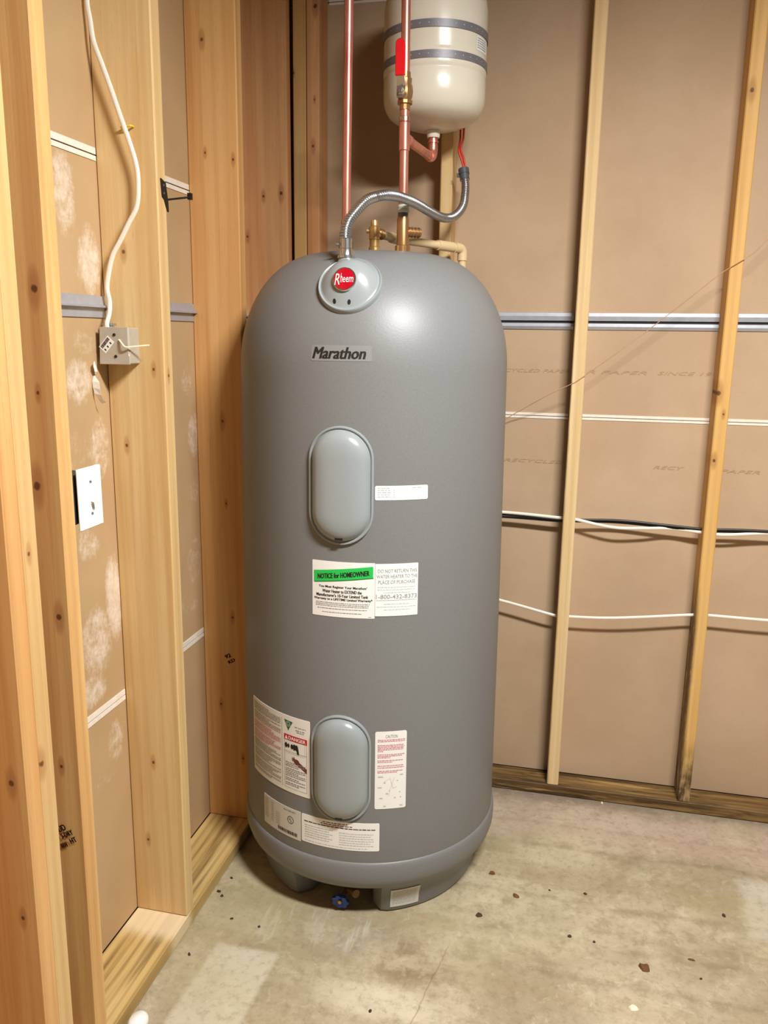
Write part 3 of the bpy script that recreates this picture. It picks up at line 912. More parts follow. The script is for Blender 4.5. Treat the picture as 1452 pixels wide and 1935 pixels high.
# danger label
o, mp, W, H = sticker('danger_label', -48.3, -11.6, 0.3395, 0.5495, M['sticker'], 'tall white danger label with red header and green triangle')
XS = W * 0.615
g = G(); gp = G(); gd = G()
v = H - 0.012
row = 0
while v > 0.012:
    tgt = gp if 9 <= row <= 19 else g
    greek(tgt, 0.008, XS - 0.006 - (RND.random() < 0.25) * RND.uniform(0.01, 0.05), v, 0.0026, mp, word=(0.003, 0.010), gap=0.0014)
    row += 1
    v -= 0.0046 if row % 5 else 0.0075
quad(g, XS - 0.0010, XS - 0.0002, 0.010, H - 0.010, mp)
obj('printing', g, M['ink_grey'], o)
obj('red_printing', gp, M['ink_pink'], o)
XR = W - 0.008
g = G(); g.add([mp(XS + 0.008, H - 0.012), mp(XS + 0.036, H - 0.014), mp(XS + 0.021, H - 0.040)], [(0, 2, 1)])
obj('green_triangle', g, M['green_dark'], o)
g = G()
cx, cy = XS + 0.0215, H - 0.0215
for rr, w in ((0.0072, 0.0012), (0.0040, 0.0010)):
    vs = []; fs = []
    for i in range(25):
        a = 2 * PI * i / 24
        vs += [mp(cx + rr * math.cos(a), cy + rr * math.sin(a), .0003), mp(cx + (rr - w) * math.cos(a), cy + (rr - w) * math.sin(a), .0003)]
    fs = [(2 * i, 2 * i + 2, 2 * i + 3, 2 * i + 1) for i in range(24)]
    g.add(vs, fs)
obj('triangle_emblem', g, M['nylon'], o)
g = G(); quad(g, XS + 0.007, XR, H - 0.066, H - 0.051, mp, 10)
obj('danger_header', g, M['red'], o)
g = G(); text_fit(g, 'DANGER', XS + 0.022, XR - 0.004, H - 0.0635, H - 0.0540, lambda u, v: mp(u, v, .0003), bold=0.004, heavy=0.0003)
g.add([mp(XS + 0.0095, H - 0.0640, .0003), mp(XS + 0.0195, H - 0.0640, .0003), mp(XS + 0.0145, H - 0.0530, .0003)], [(0, 1, 2)])
obj('danger_lettering', g, M['white_print'], o)
g = G()
x0, x1 = XS + 0.008, XR - 0.001
for (a, b, c, d) in ((x0, x1, H - 0.0970, H - 0.0962), (x0, x0 + 0.0007, 0.012, H - 0.066), (x1 - 0.0007, x1, 0.012, H - 0.066), (x0, x1, 0.012, 0.0127), (x0 + 0.002, x1 - 0.006, H - 0.101, H - 0.1005), (x1 - 0.006, x1 - 0.0055, H - 0.097, H - 0.068)):
    quad(g, a, b, c, d, mp, 8 if b - a > 0.01 else 1)
for i, v in enumerate((.082, .077, .072, .065, .060, .055, .050, .045, .038, .033, .025, .020)):
    greek(g, x0 + 0.003, x1 - 0.004 - (i % 3 == 2) * 0.02, v, 0.0026, mp, word=(0.003, 0.009), gap=0.0014)
for i, v in enumerate((H - 0.026, H - 0.034, H - 0.039)):
    greek(g, XS + 0.042 + 0.003 * i, XR - 0.003 - 0.003 * i, v, 0.0022, mp)
obj('frame_lines', g, M['ink_grey'], o)
g = G()                                                     # faucet pictogram: handles, bolts and a spout
def disc(g, cx, cy, rx, ry, mp, n=14, e=0.0002):
    vs = [mp(cx + rx * math.cos(2 * PI * i / n), cy + ry * math.sin(2 * PI * i / n), e) for i in range(n)]
    g.add(vs, [tuple(range(n))])
for cx, rx, ry in ((0.0135, 0.0042, 0.0072), (0.0215, 0.0036, 0.0056), (0.0330, 0.0045, 0.0068), (0.0405, 0.0046, 0.0085), (0.0475, 0.0050, 0.0080)):
    disc(g, XS + cx, H - 0.081, rx, ry, mp)
quad(g, XS + 0.030, XS + 0.050, H - 0.085, H - 0.079, mp, 3)
g.add([mp(XS + 0.046, H - 0.082, .0002), mp(XS + 0.053, H - 0.082, .0002), mp(XS + 0.0555, H - 0.098, .0002), mp(XS + 0.0495, H - 0.098, .0002)], [(0, 3, 2, 1)])
obj('faucet_pictogram', g, M['ink'], o)
g = G()                                                     # hand pictogram reaching up from lower right
hx, hy = XS + 0.040, H - 0.116
for k, (dx, dy) in enumerate(((-0.011, 0.006), (-0.012, 0.0015), (-0.011, -0.003), (-0.006, 0.0085))):
    a = Vector((hx + 0.004, hy - 0.001)); b = Vector((hx + dx + 0.004, hy + dy)); nn_ = (b - a).orthogonal().normalized() * 0.0014
    g.add([mp(*(a + nn_), .0002), mp(*(b + nn_ * 0.6), .0002), mp(*(b - nn_ * 0.6), .0002), mp(*(a - nn_), .0002)], [(0, 1, 2, 3)])
disc(g, hx + 0.007, hy - 0.003, 0.0085, 0.0068, mp)
g.add([mp(hx + 0.006, hy + 0.003, .0002), mp(hx + 0.003, hy - 0.009, .0002), mp(x1, hy - 0.028, .0002), mp(x1, hy - 0.016, .0002)], [(0, 1, 2, 3)])
obj('hand_pictogram', g, M['flesh'], o)

# caution label
o, mp, W, H = sticker('caution_label', 15.4, 28.1, 0.3330, 0.5410, M['sticker'], 'tall white caution label with pink text and a diagram', corner=0.004)
g = G(); text_fit(g, 'CAUTION', W * .33, W * .70, H - 0.0170, H - 0.0085, mp)
obj('lettering', g, M['ink_grey'], o)
g = G()
for v, b in ((.185, .94), (.181, .94), (.171, .90), (.167, .93), (.163, .92), (.159, .90), (.155, .25), (.146, .93), (.142, .85), (.138, .5), (.130, .88), (.126, .55), (.116, .90), (.111, .92), (.102, .88), (.098, .70)):
    greek(g, W * .08, W * b, v, 0.0024, mp, word=(0.003, 0.009), gap=0.0012)
obj('printing', g, M['ink_pink'], o)
g = G()
for u, v, w in ((.10, .086, .16), (.80, .090, .10), (.28, .070, .06), (.10, .057, .12), (.70, .074, .04), (.35, .040, .08), (.45, .048, .04), (.78, .043, .04), (.15, .028, .10), (.62, .028, .05), (.80, .029, .05), (.28, .006, .08), (.80, .006, .10)):
    quad(g, W * u, W * (u + w), v, v + 0.003, mp, 2)
for (ax, ay, bx, by) in ((.48, .085, .58, .055), (.62, .085, .50, .055), (.50, .055, .44, .035), (.46, .082, .30, .074), (.58, .055, .70, .060)):
    a = Vector((W * ax, ay)); b = Vector((W * bx, by)); n2 = (b - a).orthogonal().normalized() * 0.0004
    g.add([mp(*(a + n2)), mp(*(b + n2)), mp(*(b - n2)), mp(*(a - n2))], [(0, 1, 2, 3)])
obj('diagram', g, M['ink_pale'], o)

# rating plate with certification mark and barcode
o, mp, W, H = sticker('rating_label', -39.0, -16.3, 0.2105, 0.2935, M['sticker_dull'], 'silver rating label with round mark and barcode', corner=0.001)
g = G()
for i in range(9):
    v = H - 0.012 - 0.0062 * i
    greek(g, 0.005, 0.022, v, 0.0020, mp, word=(0.003, 0.006))
    greek(g, 0.034 + 0.001 * (i % 2), 0.046, v, 0.0022, mp, word=(0.002, 0.005))
    if i > 2: greek(g, 0.054, 0.070, v, 0.0022, mp, word=(0.002, 0.004))
greek(g, 0.084, 0.125, H - 0.010, 0.0032, mp, word=(0.004, 0.010))
obj('printing', g, M['ink_grey'], o)
g = G()
u = 0.062
while u < 0.128:
    w = RND.choice((0.0012, 0.0020, 0.0030)); quad(g, u, u + w, 0.008, 0.0175, mp); u += w + RND.choice((0.0010, 0.0016))
obj('barcode', g, M['ink'], o)
g = G()
cx, cy = W * .765, H * .60
vs = []
for i in range(25):
    a = 2 * PI * i / 24
    vs += [mp(cx + .0105 * math.cos(a), cy + .0105 * math.sin(a)), mp(cx + .0090 * math.cos(a), cy + .0090 * math.sin(a))]
g.add(vs, [(2 * i, 2 * i + 2, 2 * i + 3, 2 * i + 1) for i in range(24)])
text_fit(g, 'U', cx - .0055, cx - .0002, cy - .001, cy + .0055, mp, bold=0.02)
text_fit(g, 'L', cx + .0005, cx + .0050, cy - .0055, cy + .001, mp, bold=0.02)
obj('round_mark', g, M['ink'], o)

# wide instruction label
o, mp, W, H = sticker('instruction_label', -15.8, 17.5, 0.2155, 0.2930, M['sticker'], 'wide white instruction label under the lower cover')
g = G(); greek(g, 0.008, W - 0.010, H - 0.0190, 0.0028, mp, word=(0.006, 0.014), gap=0.0016); greek(g, 0.060, 0.125, H - 0.0080, 0.0024, mp)
greek(g, 0.055, 0.140, H - 0.0130, 0.0024, mp)
obj('heading', g, M['ink'], o)
g = G()
for i in range(6):
    v = H - 0.029 - 0.0065 * i
    greek(g, 0.010, 0.088 - 0.010 * (i % 2), v, 0.0022, mp, word=(0.003, 0.009), gap=0.0014)
    greek(g, 0.104, W - 0.014 - 0.008 * (i % 3 == 1), v - 0.003, 0.0022, mp, word=(0.003, 0.009), gap=0.0014)
greek(g, 0.010, W - 0.03, 0.0055, 0.0018, mp)
obj('printing', g, M['ink_pale'], o)
g = G(); greek(g, 0.070, 0.115, H - 0.0165, 0.0022, mp)
obj('red_printing', g, M['ink_pink'], o)

# plate on the right foot
rfoot = lambda z: 0.3115 + max(0, (z - 0.014)) * 0.125 + max(0, z - 0.05) * 0.2
FM = cm(C, rfoot)
g = G(); vs = []; fs = []
for i in range(9):
    t = (23.6 + 14.4 * i / 8) * D2R
    for z in (0.019, 0.035, 0.05, 0.064, 0.078): vs.append(FM(t, z, 0.0016))
for i in range(8):
    for j in range(4): fs.append((5 * i + j, 5 * i + 5 + j, 5 * i + 6 + j, 5 * i + 1 + j))
g.add(vs, fs)
fl = obj('foot_label', g, M['sticker_dull'], wh, smooth=30, fix=False)
fl['label'] = 'silver label on the right foot'
g = G()
fmp = lambda u, v: FM((23.6 + u / 0.32 / D2R) * D2R, 0.019 + v, 0.0022)
for i in range(9): greek(g, 0.006, 0.072, 0.050 - 0.005 * i, 0.0016, fmp)
obj('printing', g, M['ink_pale'], fl)

# drain valve between the feet
g = G()
wy = 1.793
pts = []
g.rev([(0.0, -0.004), (0.010, -0.004), (0.021, -0.0045), (0.0225, 0.0), (0.021, 0.0045), (0.010, 0.003), (0.0, 0.003)], (-0.5135, wy, 0.0330), 48,
      Matrix(((1, 0, 0), (0, 0.97, -0.26), (0, 0.26, 0.97))) @ Matrix.Rotation(PI / 2, 3, 'X'), wav=lambda a: 1 + 0.10 * math.cos(7 * a))
dvv = obj('drain_valve', g, M['blue'], wh, smooth=40)
dvv['label'] = 'blue lobed hand wheel of the drain valve'
g = G(); g.cyl((-0.5135, wy - 0.009, 0.035), (-0.5135, wy + 0.02, 0.030), 0.0045)
obj('screw', g, M['brass'], dvv, smooth=40)
g = G(); g.cyl((-0.5130, wy + 0.004, 0.032), (-0.500, wy + 0.05, 0.045), 0.009); g.cyl((-0.500, wy + 0.045, 0.045), (-0.495, 1.91, 0.052), 0.012)
g.cyl((-0.498, wy + 0.030, 0.048), (-0.474, wy + 0.006, 0.058), 0.0085); g.cyl((-0.478, wy + 0.010, 0.0565), (-0.472, wy + 0.004, 0.0585), 0.0105)
obj('valve_body', g, M['old_brass'], dvv, smooth=40)

# ------------------------------------------------------------ plumbing above the heater
HT = 1.6826
# hot pipe
hp = thing('copper_pipe', 'plain copper pipe rising from the heater behind the conduit', 'pipe', (-0.588, 2.1, HT))
g = G(); g.cyl((-0.5875, 2.1, 1.745), (-0.5775, 2.1, RZ - 0.002), 0.0111, 24)
obj('tube', g, M['copper'], hp, smooth=40)
g = G(); g.rev([(0.0, HT), (0.0125, HT), (0.0125, 1.70), (0.019, 1.70), (0.019, 1.715), (0.0165, 1.717), (0.0165, 1.738), (0.0135, 1.742), (0.0135, 1.75), (0.0, 1.75)], (-0.588, 2.1, 0), 24)
obj('union', g, M['galv'], hp, smooth=35)
g = G(); g.rev([(0.0, 1.748), (0.0132, 1.748), (0.0132, 1.766), (0.0115, 1.768), (0.0, 1.768)], (-0.5873, 2.1, 0), 24)
obj('solder_cup', g, M['copper'], hp, smooth=35)

# cold inlet: brass fitting, nylon union, copper pipe with tee and branch
X2, Y2 = -0.4395, 2.1
cf = thing('inlet_fitting', 'bronze inlet fitting with side port on top of the heater', 'pipe fitting', (X2, Y2, HT))
g = G(); g.rev([(0.0, HT), (0.0185, HT), (0.0185, 1.703), (0.0155, 1.705), (0.0150, 1.765), (0.0135, 1.772), (0.0, 1.772)], (X2, Y2, 0), 24)
obj('body', g, M['bronze'], cf, smooth=35)
g = G(); g.rev([(0.0, HT + 0.0005), (0.0200, HT + 0.0005), (0.0200, 1.703), (0.0, 1.703)], (X2, Y2, 0), 6)
obj('hex_nut', g, M['brass'], cf)
g = G()
dirp = Vector((0.82, 0.57, 0)).normalized()
pp = Vector((X2, Y2, 1.737)) + dirp * 0.010
ring = [pp + dirp * (0.0015 * i) for i in range(26)]
g.tube(ring, 0.011, 18, rf=lambda i: 0.0105 if i < 4 else (0.0128 if (i // 3) % 2 else 0.0108))
obj('threaded_port', g, M['bronze'], cf, smooth=35)
g = G(); g.rev([(0.0, 1.7722), (0.0128, 1.7722), (0.0128, 1.782), (0.0, 1.782)], (X2, Y2, 0), 24)
obj('gasket', g, M['fitting'], cf, smooth=35)
g = G(); g.rev([(0.0, 1.7822), (0.0135, 1.7822), (0.0148, 1.785), (0.0148, 1.790), (0.0135, 1.7915), (0.0145, 1.793), (0.0145, 1.798), (0.0120, 1.801), (0.0, 1.801)], (X2, Y2, 0), 24)
obj('nylon_union', g, M['nylon'], cf, smooth=35)

cp = thing('copper_pipe', 'copper pipe with a tee and side branch feeding the cream tank', 'pipe', (X2, Y2, 1.8014))
g = G(); g.cyl((X2, Y2, 1.8014), (X2, Y2, 1.93), 0.0111, 24); g.cyl((X2, Y2, 1.985), (X2, Y2, 2.0195), 0.0111, 24)
obj('tube', g, M['copper'], cp, smooth=40)
g = G(); g.cyl((X2, Y2, 2.1045), (X2 - 0.002, Y2, RZ - 0.002), 0.0111, 24)
obj('tube', g, M['copper'], cp, smooth=40)
g = G(); g.rev([(0.0112, 1.926), (0.0134, 1.928), (0.0134, 1.990), (0.0112, 1.992)], (X2, Y2, 0), 24)
TD = Vector((0.0285, 0.248, 0.0)).normalized()
tb = Vector((X2, Y2, 1.957))
g.cyl(tb, tb + TD * 0.040, 0.0134, 20)
obj('tee', g, M['copper'], cp, smooth=40)
g = G(); g.rev([(0.0112, 1.9925), (0.0138, 1.994), (0.0138, 2.004), (0.0112, 2.006)], (X2, Y2, 0), 24)
obj('solder_joint', g, M['solder'], cp, smooth=40)
TX, TY = -0.4110, 2.348
g = G()
end = Vector((TX, TY, 1.957))
g.cyl(tb + TD * 0.03, end - TD * 0.022, 0.0111, 20)
obj('branch', g, M['copper'], cp, smooth=40)
g = G()
arc = [end - TD * 0.024 + (TD * 0.024 * math.sin(a) + Vector((0, 0, 0.024)) * (1 - math.cos(a))) for a in [PI / 2 * i / 8 for i in range(9)]]
g.tube([end - TD * 0.034] + arc + [end + Vector((0, 0, 0.034))], 0.0134, 20)
obj('elbow', g, M['copper'], cp, smooth=40)
g = G(); g.cyl(end + Vector((0, 0, 0.030)), (TX, TY, 2.0085), 0.0125, 20)
g.cyl((TX, TY, 1.996), (TX, TY, 2.001), 0.0150, 20)
obj('adapter', g, M['copper'], cp, smooth=40)

# ball valve on the cold pipe
bv = thing('ball_valve', 'brass ball valve with red lever on the copper pipe', 'valve', (X2, Y2, 2.0197))
g = G(); g.rev([(0.0, 2.0197), (0.0128, 2.0197), (0.0135, 2.032), (0.0185, 2.033), (0.0185, 2.040), (0.0165, 2.043), (0.0185, 2.050), (0.0195, 2.060), (0.0185, 2.072), (0.0160, 2.078), (0.0165, 2.090), (0.0135, 2.092), (0.0130, 2.1043), (0.0, 2.1043)], (X2, Y2, 0), 12)
obj('valve_body', g, M['bronze'], bv, smooth=25)
g = G(); g.cyl((X2, Y2 - 0.012, 2.053), (X2, Y2 - 0.036, 2.053), 0.0075, 16)
obj('stem', g, M['brass'], bv, smooth=40)
lx = X2 - 0.003
g = G()
for (ya, yb, za, zb, w) in ((2.065, 2.068, 2.040, 2.066, 0.0105),):
    g.box(lx - w, lx + w, ya, yb, za, zb)
vs = [(lx - 0.0105, 2.065, 2.066), (lx + 0.0105, 2.065, 2.066), (lx + 0.0105, 2.068, 2.066), (lx - 0.0105, 2.068, 2.066),
      (lx - 0.0095, 2.053, 2.085), (lx + 0.0095, 2.053, 2.085), (lx + 0.0095, 2.056, 2.085), (lx - 0.0095, 2.056, 2.085),
      (lx - 0.0095, 2.053, 2.150), (lx + 0.0095, 2.053, 2.150), (lx + 0.0095, 2.056, 2.150), (lx - 0.0095, 2.056, 2.150)]
fs = []
for b in (0, 4):
    fs += [(b, b + 1, b + 5, b + 4), (b + 1, b + 2, b + 6, b + 5), (b + 2, b + 3, b + 7, b + 6), (b + 3, b, b + 4, b + 7)]
g.add(vs, fs)
lv = obj('lever', g, M['steel'], bv)
g = G()
poly = [(lx - 0.0115, 2.084), (lx + 0.0115, 2.084), (lx + 0.0115, 2.150)] + [(lx + 0.0115 * math.cos(PI * i / 10), 2.153 + 0.0115 * math.sin(PI * i / 10)) for i in range(1, 10)] + [(lx - 0.0115, 2.150)]
g.prism(poly, 'y', 2.0495, 2.0585)
sl = obj('lever_sleeve', g, M['lever_red'], bv, bevel=0.0015)
sl['label'] = 'red vinyl sleeve on the lever'
g = G(); g.rev([(0.0, 0.0), (0.0085, 0.0), (0.0085, 0.006), (0.0065, 0.007), (0.0, 0.007)], (lx, 2.0648, 2.053), 6, Matrix.Rotation(PI / 2, 3, 'X'))
g.rev([(0.0, 0.0), (0.0045, 0.0), (0.0045, 0.011), (0.0, 0.011)], (lx, 2.0648, 2.053), 12, Matrix.Rotation(PI / 2, 3, 'X'))
obj('lever_nut', g, M['steel'], bv)

# relief valve and its drain pipe
rvx, rvy = -0.5215, 2.135
rv = thing('relief_valve', 'small upright brass relief valve at the left of the inlet fitting', 'valve', (rvx, rvy, HT))
g = G(); g.rev([(0.0, HT), (0.0125, HT), (0.0125, 1.692), (0.0150, 1.693), (0.0150, 1.704), (0.0125, 1.706), (0.0125, 1.722), (0.0140, 1.724), (0.0140, 1.754), (0.0100, 1.757), (0.0100, 1.764), (0.0075, 1.771), (0.0, 1.772)], (rvx, rvy, 0), 20)
obj('body', g, M['brass'], rv, smooth=30)
OD = Vector((0.032, 0.095, -0.008)).normalized()
o0 = Vector((rvx, rvy, 1.742))
g = G(); g.tube([o0 + OD * (0.006 + 0.0013 * i) for i in range(26)], 0.01, 18, rf=lambda i: 0.0100 if i < 6 else (0.0135 if (i // 3) % 2 else 0.0115))
obj('outlet', g, M['bronze'], rv, smooth=30)
g = G(); g.cyl((rvx - 0.010, rvy, 1.744), (rvx - 0.020, rvy - 0.002, 1.745), 0.0055, 14); g.cyl((rvx + 0.008, rvy - 0.006, 1.735), (rvx + 0.017, rvy - 0.008, 1.735), 0.006, 12)
obj('test_lever', g, M['brass'], rv, smooth=30)

dp = thing('discharge_pipe', 'cream plastic drain pipe running back from the relief valve', 'pipe', (o0 + OD * 0.040))
e1 = Vector((-0.4860, 2.245, 1.736)); e2 = Vector((-0.336, 2.455, 1.731))
d12 = (e2 - e1).normalized()
s0 = o0 + OD * 0.040
g = G(); g.cyl(s0, e1 - OD * 0.012, 0.0108, 18)
obj('tube', g, M['cpvc'], dp, smooth=40)
def corner(a, b, c, k=0.016, n=7):
    a = Vector(a); b = Vector(b); c = Vector(c)
    p = b + (a - b).normalized() * k; q = b + (c - b).normalized() * k
    return [(1 - t) ** 2 * p + 2 * t * (1 - t) * b + t * t * q for t in [i / n for i in range(n + 1)]]
g = G(); g.tube([e1 + (s0 - e1).normalized() * 0.030] + corner(s0, e1, e2) + [e1 + d12 * 0.030], 0.0138, 18)
obj('elbow', g, M['cpvc'], dp, smooth=40)
g = G(); g.cyl(e1 + d12 * 0.02, e2 - d12 * 0.02, 0.0111, 18)
obj('tube', g, M['cpvc'], dp, smooth=40)
Ld = (e2 - e1).length
g = G(); g.cyl(e1 + d12 * (Ld * 0.60), e1 + d12 * (Ld * 0.84), 0.0140, 18)
obj('coupling', g, M['cpvc'], dp, smooth=40)
dn = Vector((e2.x, e2.y, 0.06))
g = G(); g.tube([e2 - d12 * 0.034] + corner(e1, e2, dn) + [e2 + Vector((0, 0, -0.034))], 0.0142, 18)
obj('elbow', g, M['cpvc'], dp, smooth=40)
g = G(); g.cyl(e2 + Vector((0, 0, -0.02)), dn, 0.0111, 18)
obj('tube', g, M['cpvc'], dp, smooth=40)

# expansion tank strapped to the stud
et = thing('expansion_tank', 'cream expansion tank strapped to the back wall above the heater', 'tank', (TX, TY, 2.0))
g = G()
tp = [(0.0, 2.0265), (0.03, 2.0275), (0.065, 2.0335), (0.092, 2.0430), (0.110, 2.0515), (0.121, 2.060), (0.129, 2.072), (0.1345, 2.086), (0.1366, 2.101), (0.137, 2.118), (0.137, 2.146), (0.1362, 2.149), (0.1362, 2.153), (0.1378, 2.155), (0.1380, 2.165),
      (0.1380, 2.190), (0.1376, 2.194), (0.1365, 2.197), (0.1370, 2.200), (0.137, 2.315), (0.134, 2.335), (0.122, 2.362), (0.095, 2.385), (0.05, 2.400), (0.0, 2.404)]
g.rev(tp, (TX, TY, 0), 96)
obj('shell', g, M['tank'], et, smooth=50)
g = G(); g.rev([(0.0, 2.0088), (0.0165, 2.0088), (0.0180, 2.012), (0.0190, 2.0265), (0.0, 2.0265)], (TX, TY, 0), 20)
obj('spud', g, M['tank'], et, smooth=40)
TM = cm((TX, TY), lambda z: 0.1384)
for z0 in (2.1680, 2.2385):
    g = G()
    n = 80; vs = []; fs = []
    for i in range(n):
        t = 2 * PI * i / n
        for (e, z) in ((0.0, 0.0), (0.0013, 0.0), (0.0013, 0.0185), (0.0, 0.0185)): vs.append(TM(t, z0 + z, e))
    for i in range(n):
        i2 = (i + 1) % n
        for j in range(4): fs.append((4 * i + j, 4 * i2 + j, 4 * i2 + (j + 1) % 4, 4 * i + (j + 1) % 4))
    g.add(vs, fs)
    g.box(-0.4115, -0.380, 2.4858, 2.4948, z0, z0 + 0.0185)
    st = obj('strap', g, M['strap'], et, smooth=40)
    g = G()
    for i in range(-11, 12):
        th = 0.165 * i + 0.05
        mpp = lambda u, v: TM(th + u / 0.138, z0 + v, 0.0017)
        vs = [mpp(0.0014 * math.cos(a), 0.0095 + 0.0014 * math.sin(a)) for a in [2 * PI * k / 8 for k in range(8)]]
        g.add(vs, [tuple(range(8))])
    ho = obj('perforations', g, M['strap_hole'], st)
    ho['kind'] = 'stuff'
g = G()
vs = []; fs = []
TS = cm((TX, TY), lambda z: 0.1374)
for i in range(9):
    t = (60 + 26 * i / 8) * D2R
    vs += [TS(t, 2.2005, 0.0004), TS(t, 2.2345, 0.0004)]
fs = [(2 * i, 2 * i + 2, 2 * i + 3, 2 * i + 1) for i in range(8)]
g.add(vs, fs)
ts = obj('label', g, M['sticker'], et, fix=False)
g = G()
for i in range(5): greek(g, 0.004, 0.050, 0.006 + 0.0055 * i, 0.0022, lambda u, v: TS((60 * D2R) + u / 0.137, 2.2005 + v, 0.0008))
obj('printing', g, M['ink_grey'], ts)

# flexible conduit with its connectors, and the wires that leave it
CPT = [(-0.518, 1.855, 1.6525), (-0.521, 1.855, 1.682), (-0.522, 1.857, 1.708), (-0.517, 1.863, 1.731), (-0.507, 1.872, 1.749), (-0.486, 1.895, 1.779), (-0.471, 1.925, 1.793), (-0.452, 1.95, 1.801),
       (-0.435, 2.0, 1.806), (-0.417, 2.04, 1.804), (-0.402, 2.1, 1.801), (-0.388, 2.17, 1.796), (-0.375, 2.24, 1.793), (-0.364, 2.3, 1.795), (-0.351, 2.35, 1.804), (-0.34, 2.39, 1.822),
       (-0.333, 2.42, 1.845), (-0.332, 2.44, 1.87), (-0.333, 2.455, 1.904), (-0.34, 2.465, 1.94)]
fc = thing('flexible_conduit', 'ribbed steel flexible conduit arching from the heater cover to the wall', 'conduit', CPT[0])
sp = spline(CPT[1:], 40)
dist = [0.0]
for a, b in zip(sp[:-1], sp[1:]): dist.append(dist[-1] + (b - a).length)
step = 0.0012
res = []; d = 0.0; j = 0
while d < dist[-1]:
    while dist[j + 1] < d: j += 1
    t = (d - dist[j]) / max(1e-9, dist[j + 1] - dist[j])
    res.append(sp[j].lerp(sp[j + 1], t)); d += step
g = G(); g.tube(res, 0.011, 16, rf=lambda i: (0.0086, 0.0108, 0.0121, 0.0121, 0.0108)[i % 5])
obj('hose', g, M['conduit'], fc, smooth=50)
g = G(); g.rev([(0.0, 1.6525), (0.0195, 1.6525), (0.0195, 1.6575), (0.0165, 1.658), (0.0150, 1.661), (0.0150, 1.672), (0.0138, 1.674), (0.0138, 1.694), (0.0125, 1.696), (0.0, 1.696)], (-0.519, 1.855, 0), 24)
g.cyl((-0.534, 1.850, 1.683), (-0.540, 1.848, 1.683), 0.004, 10)
obj('connector', g, M['steel'], fc, smooth=30)
ea = Vector(CPT[-1]); eb = Vector(CPT[-2]); ed = (ea - eb).normalized()
g = G(); g.cyl(ea - ed * 0.022, ea - ed * 0.002, 0.0138, 20); g.cyl(ea - ed * 0.006, ea + ed * 0.010, 0.0155, 20); g.box(ea.x - 0.020, ea.x - 0.010, ea.y - 0.006, ea.y + 0.006, ea.z - 0.012, ea.z - 0.002)
obj('end_fitting', g, M['fitting'], fc, smooth=30)
for k, pts in enumerate(([(-0.34, 2.465, 1.951), (-0.349, 2.465, 1.977), (-0.357, 2.466, 2.000), (-0.355, 2.476, 2.031), (-0.356, 2.484, 2.062), (-0.354, 2.4895, 2.2), (-0.354, 2.4895, 2.6)],
                         [(-0.336, 2.467, 1.951), (-0.342, 2.468, 1.977), (-0.352, 2.472, 2.004), (-0.347, 2.478, 2.031), (-0.347, 2.486, 2.061), (-0.345, 2.4895, 2.2), (-0.345, 2.4895, 2.6)])):
    g = G(); g.tube(spline(pts, 6), 0.0030, 8)
    tag(obj('electrical_wire', g, M['wire_red'], smooth=60), ('left' if k == 0 else 'right') + ' one of two red wires rising from the conduit end behind the tank', 'wire', 'red wires out of the conduit')

# ------------------------------------------------------------ left wall electrics
SY = 1.637 + 0.021 * (1.8 - 0.038) / 2.492                  # broad face of the second stud (slightly out of plumb)
def sy(z): return 1.637 + LEAN * (z - 0.038) / 2.492
NM = [(-0.997, 1.637, 2.55), (-0.999, 1.637, 2.30), (-0.999, 1.637, 2.149), (-0.999, 1.637, 2.123), (-0.995, 1.637, 2.097), (-0.99, 1.637, 2.058), (-0.973, 1.637, 2.012), (-0.956, 1.637, 1.965), (-0.94, 1.637, 1.918), (-0.923, 1.637, 1.87),
      (-0.909, 1.637, 1.823), (-0.906, 1.637, 1.785), (-0.912, 1.637, 1.74), (-0.933, 1.637, 1.706), (-0.955, 1.637, 1.671), (-0.974, 1.637, 1.642), (-0.986, 1.637, 1.606), (-0.992, 1.637, 1.574), (-0.988, 1.637, 1.548),
      (-0.986, 1.630, 1.522), (-0.984, 1.615, 1.502), (-0.982, 1.612, 1.490)]
NM = [(x + 0.0015, min(y, sy(z)) - 0.0055 + (0.006 if i < 2 else 0), min(z, 2.528)) for i, (x, y, z) in enumerate(NM)]
ec = thing('electrical_cable', 'flat white cable snaking down the pale stud into the grey box', 'cable', NM[-1])
g = G(); g.tube(spline(NM, 8), 0.0055, 12, flat=0.62, flat_dir=(0, 1, 0))
obj('sheath', g, M['cable_white'], ec, smooth=60)
g = G()
zst = 1.897; xs = -0.932
ys = sy(zst)
g.tube(spline([(xs - 0.012, ys - 0.001, zst - 0.001), (xs - 0.011, ys - 0.010, zst), (xs, ys - 0.0115, zst + 0.001), (xs + 0.011, ys - 0.010, zst + 0.002), (xs + 0.012, ys - 0.001, zst + 0.002)], 4), 0.0022, 8)
s_ = obj('staple', g, M['yellow'], ec, smooth=60)
s_['label'] = 'yellow staple'

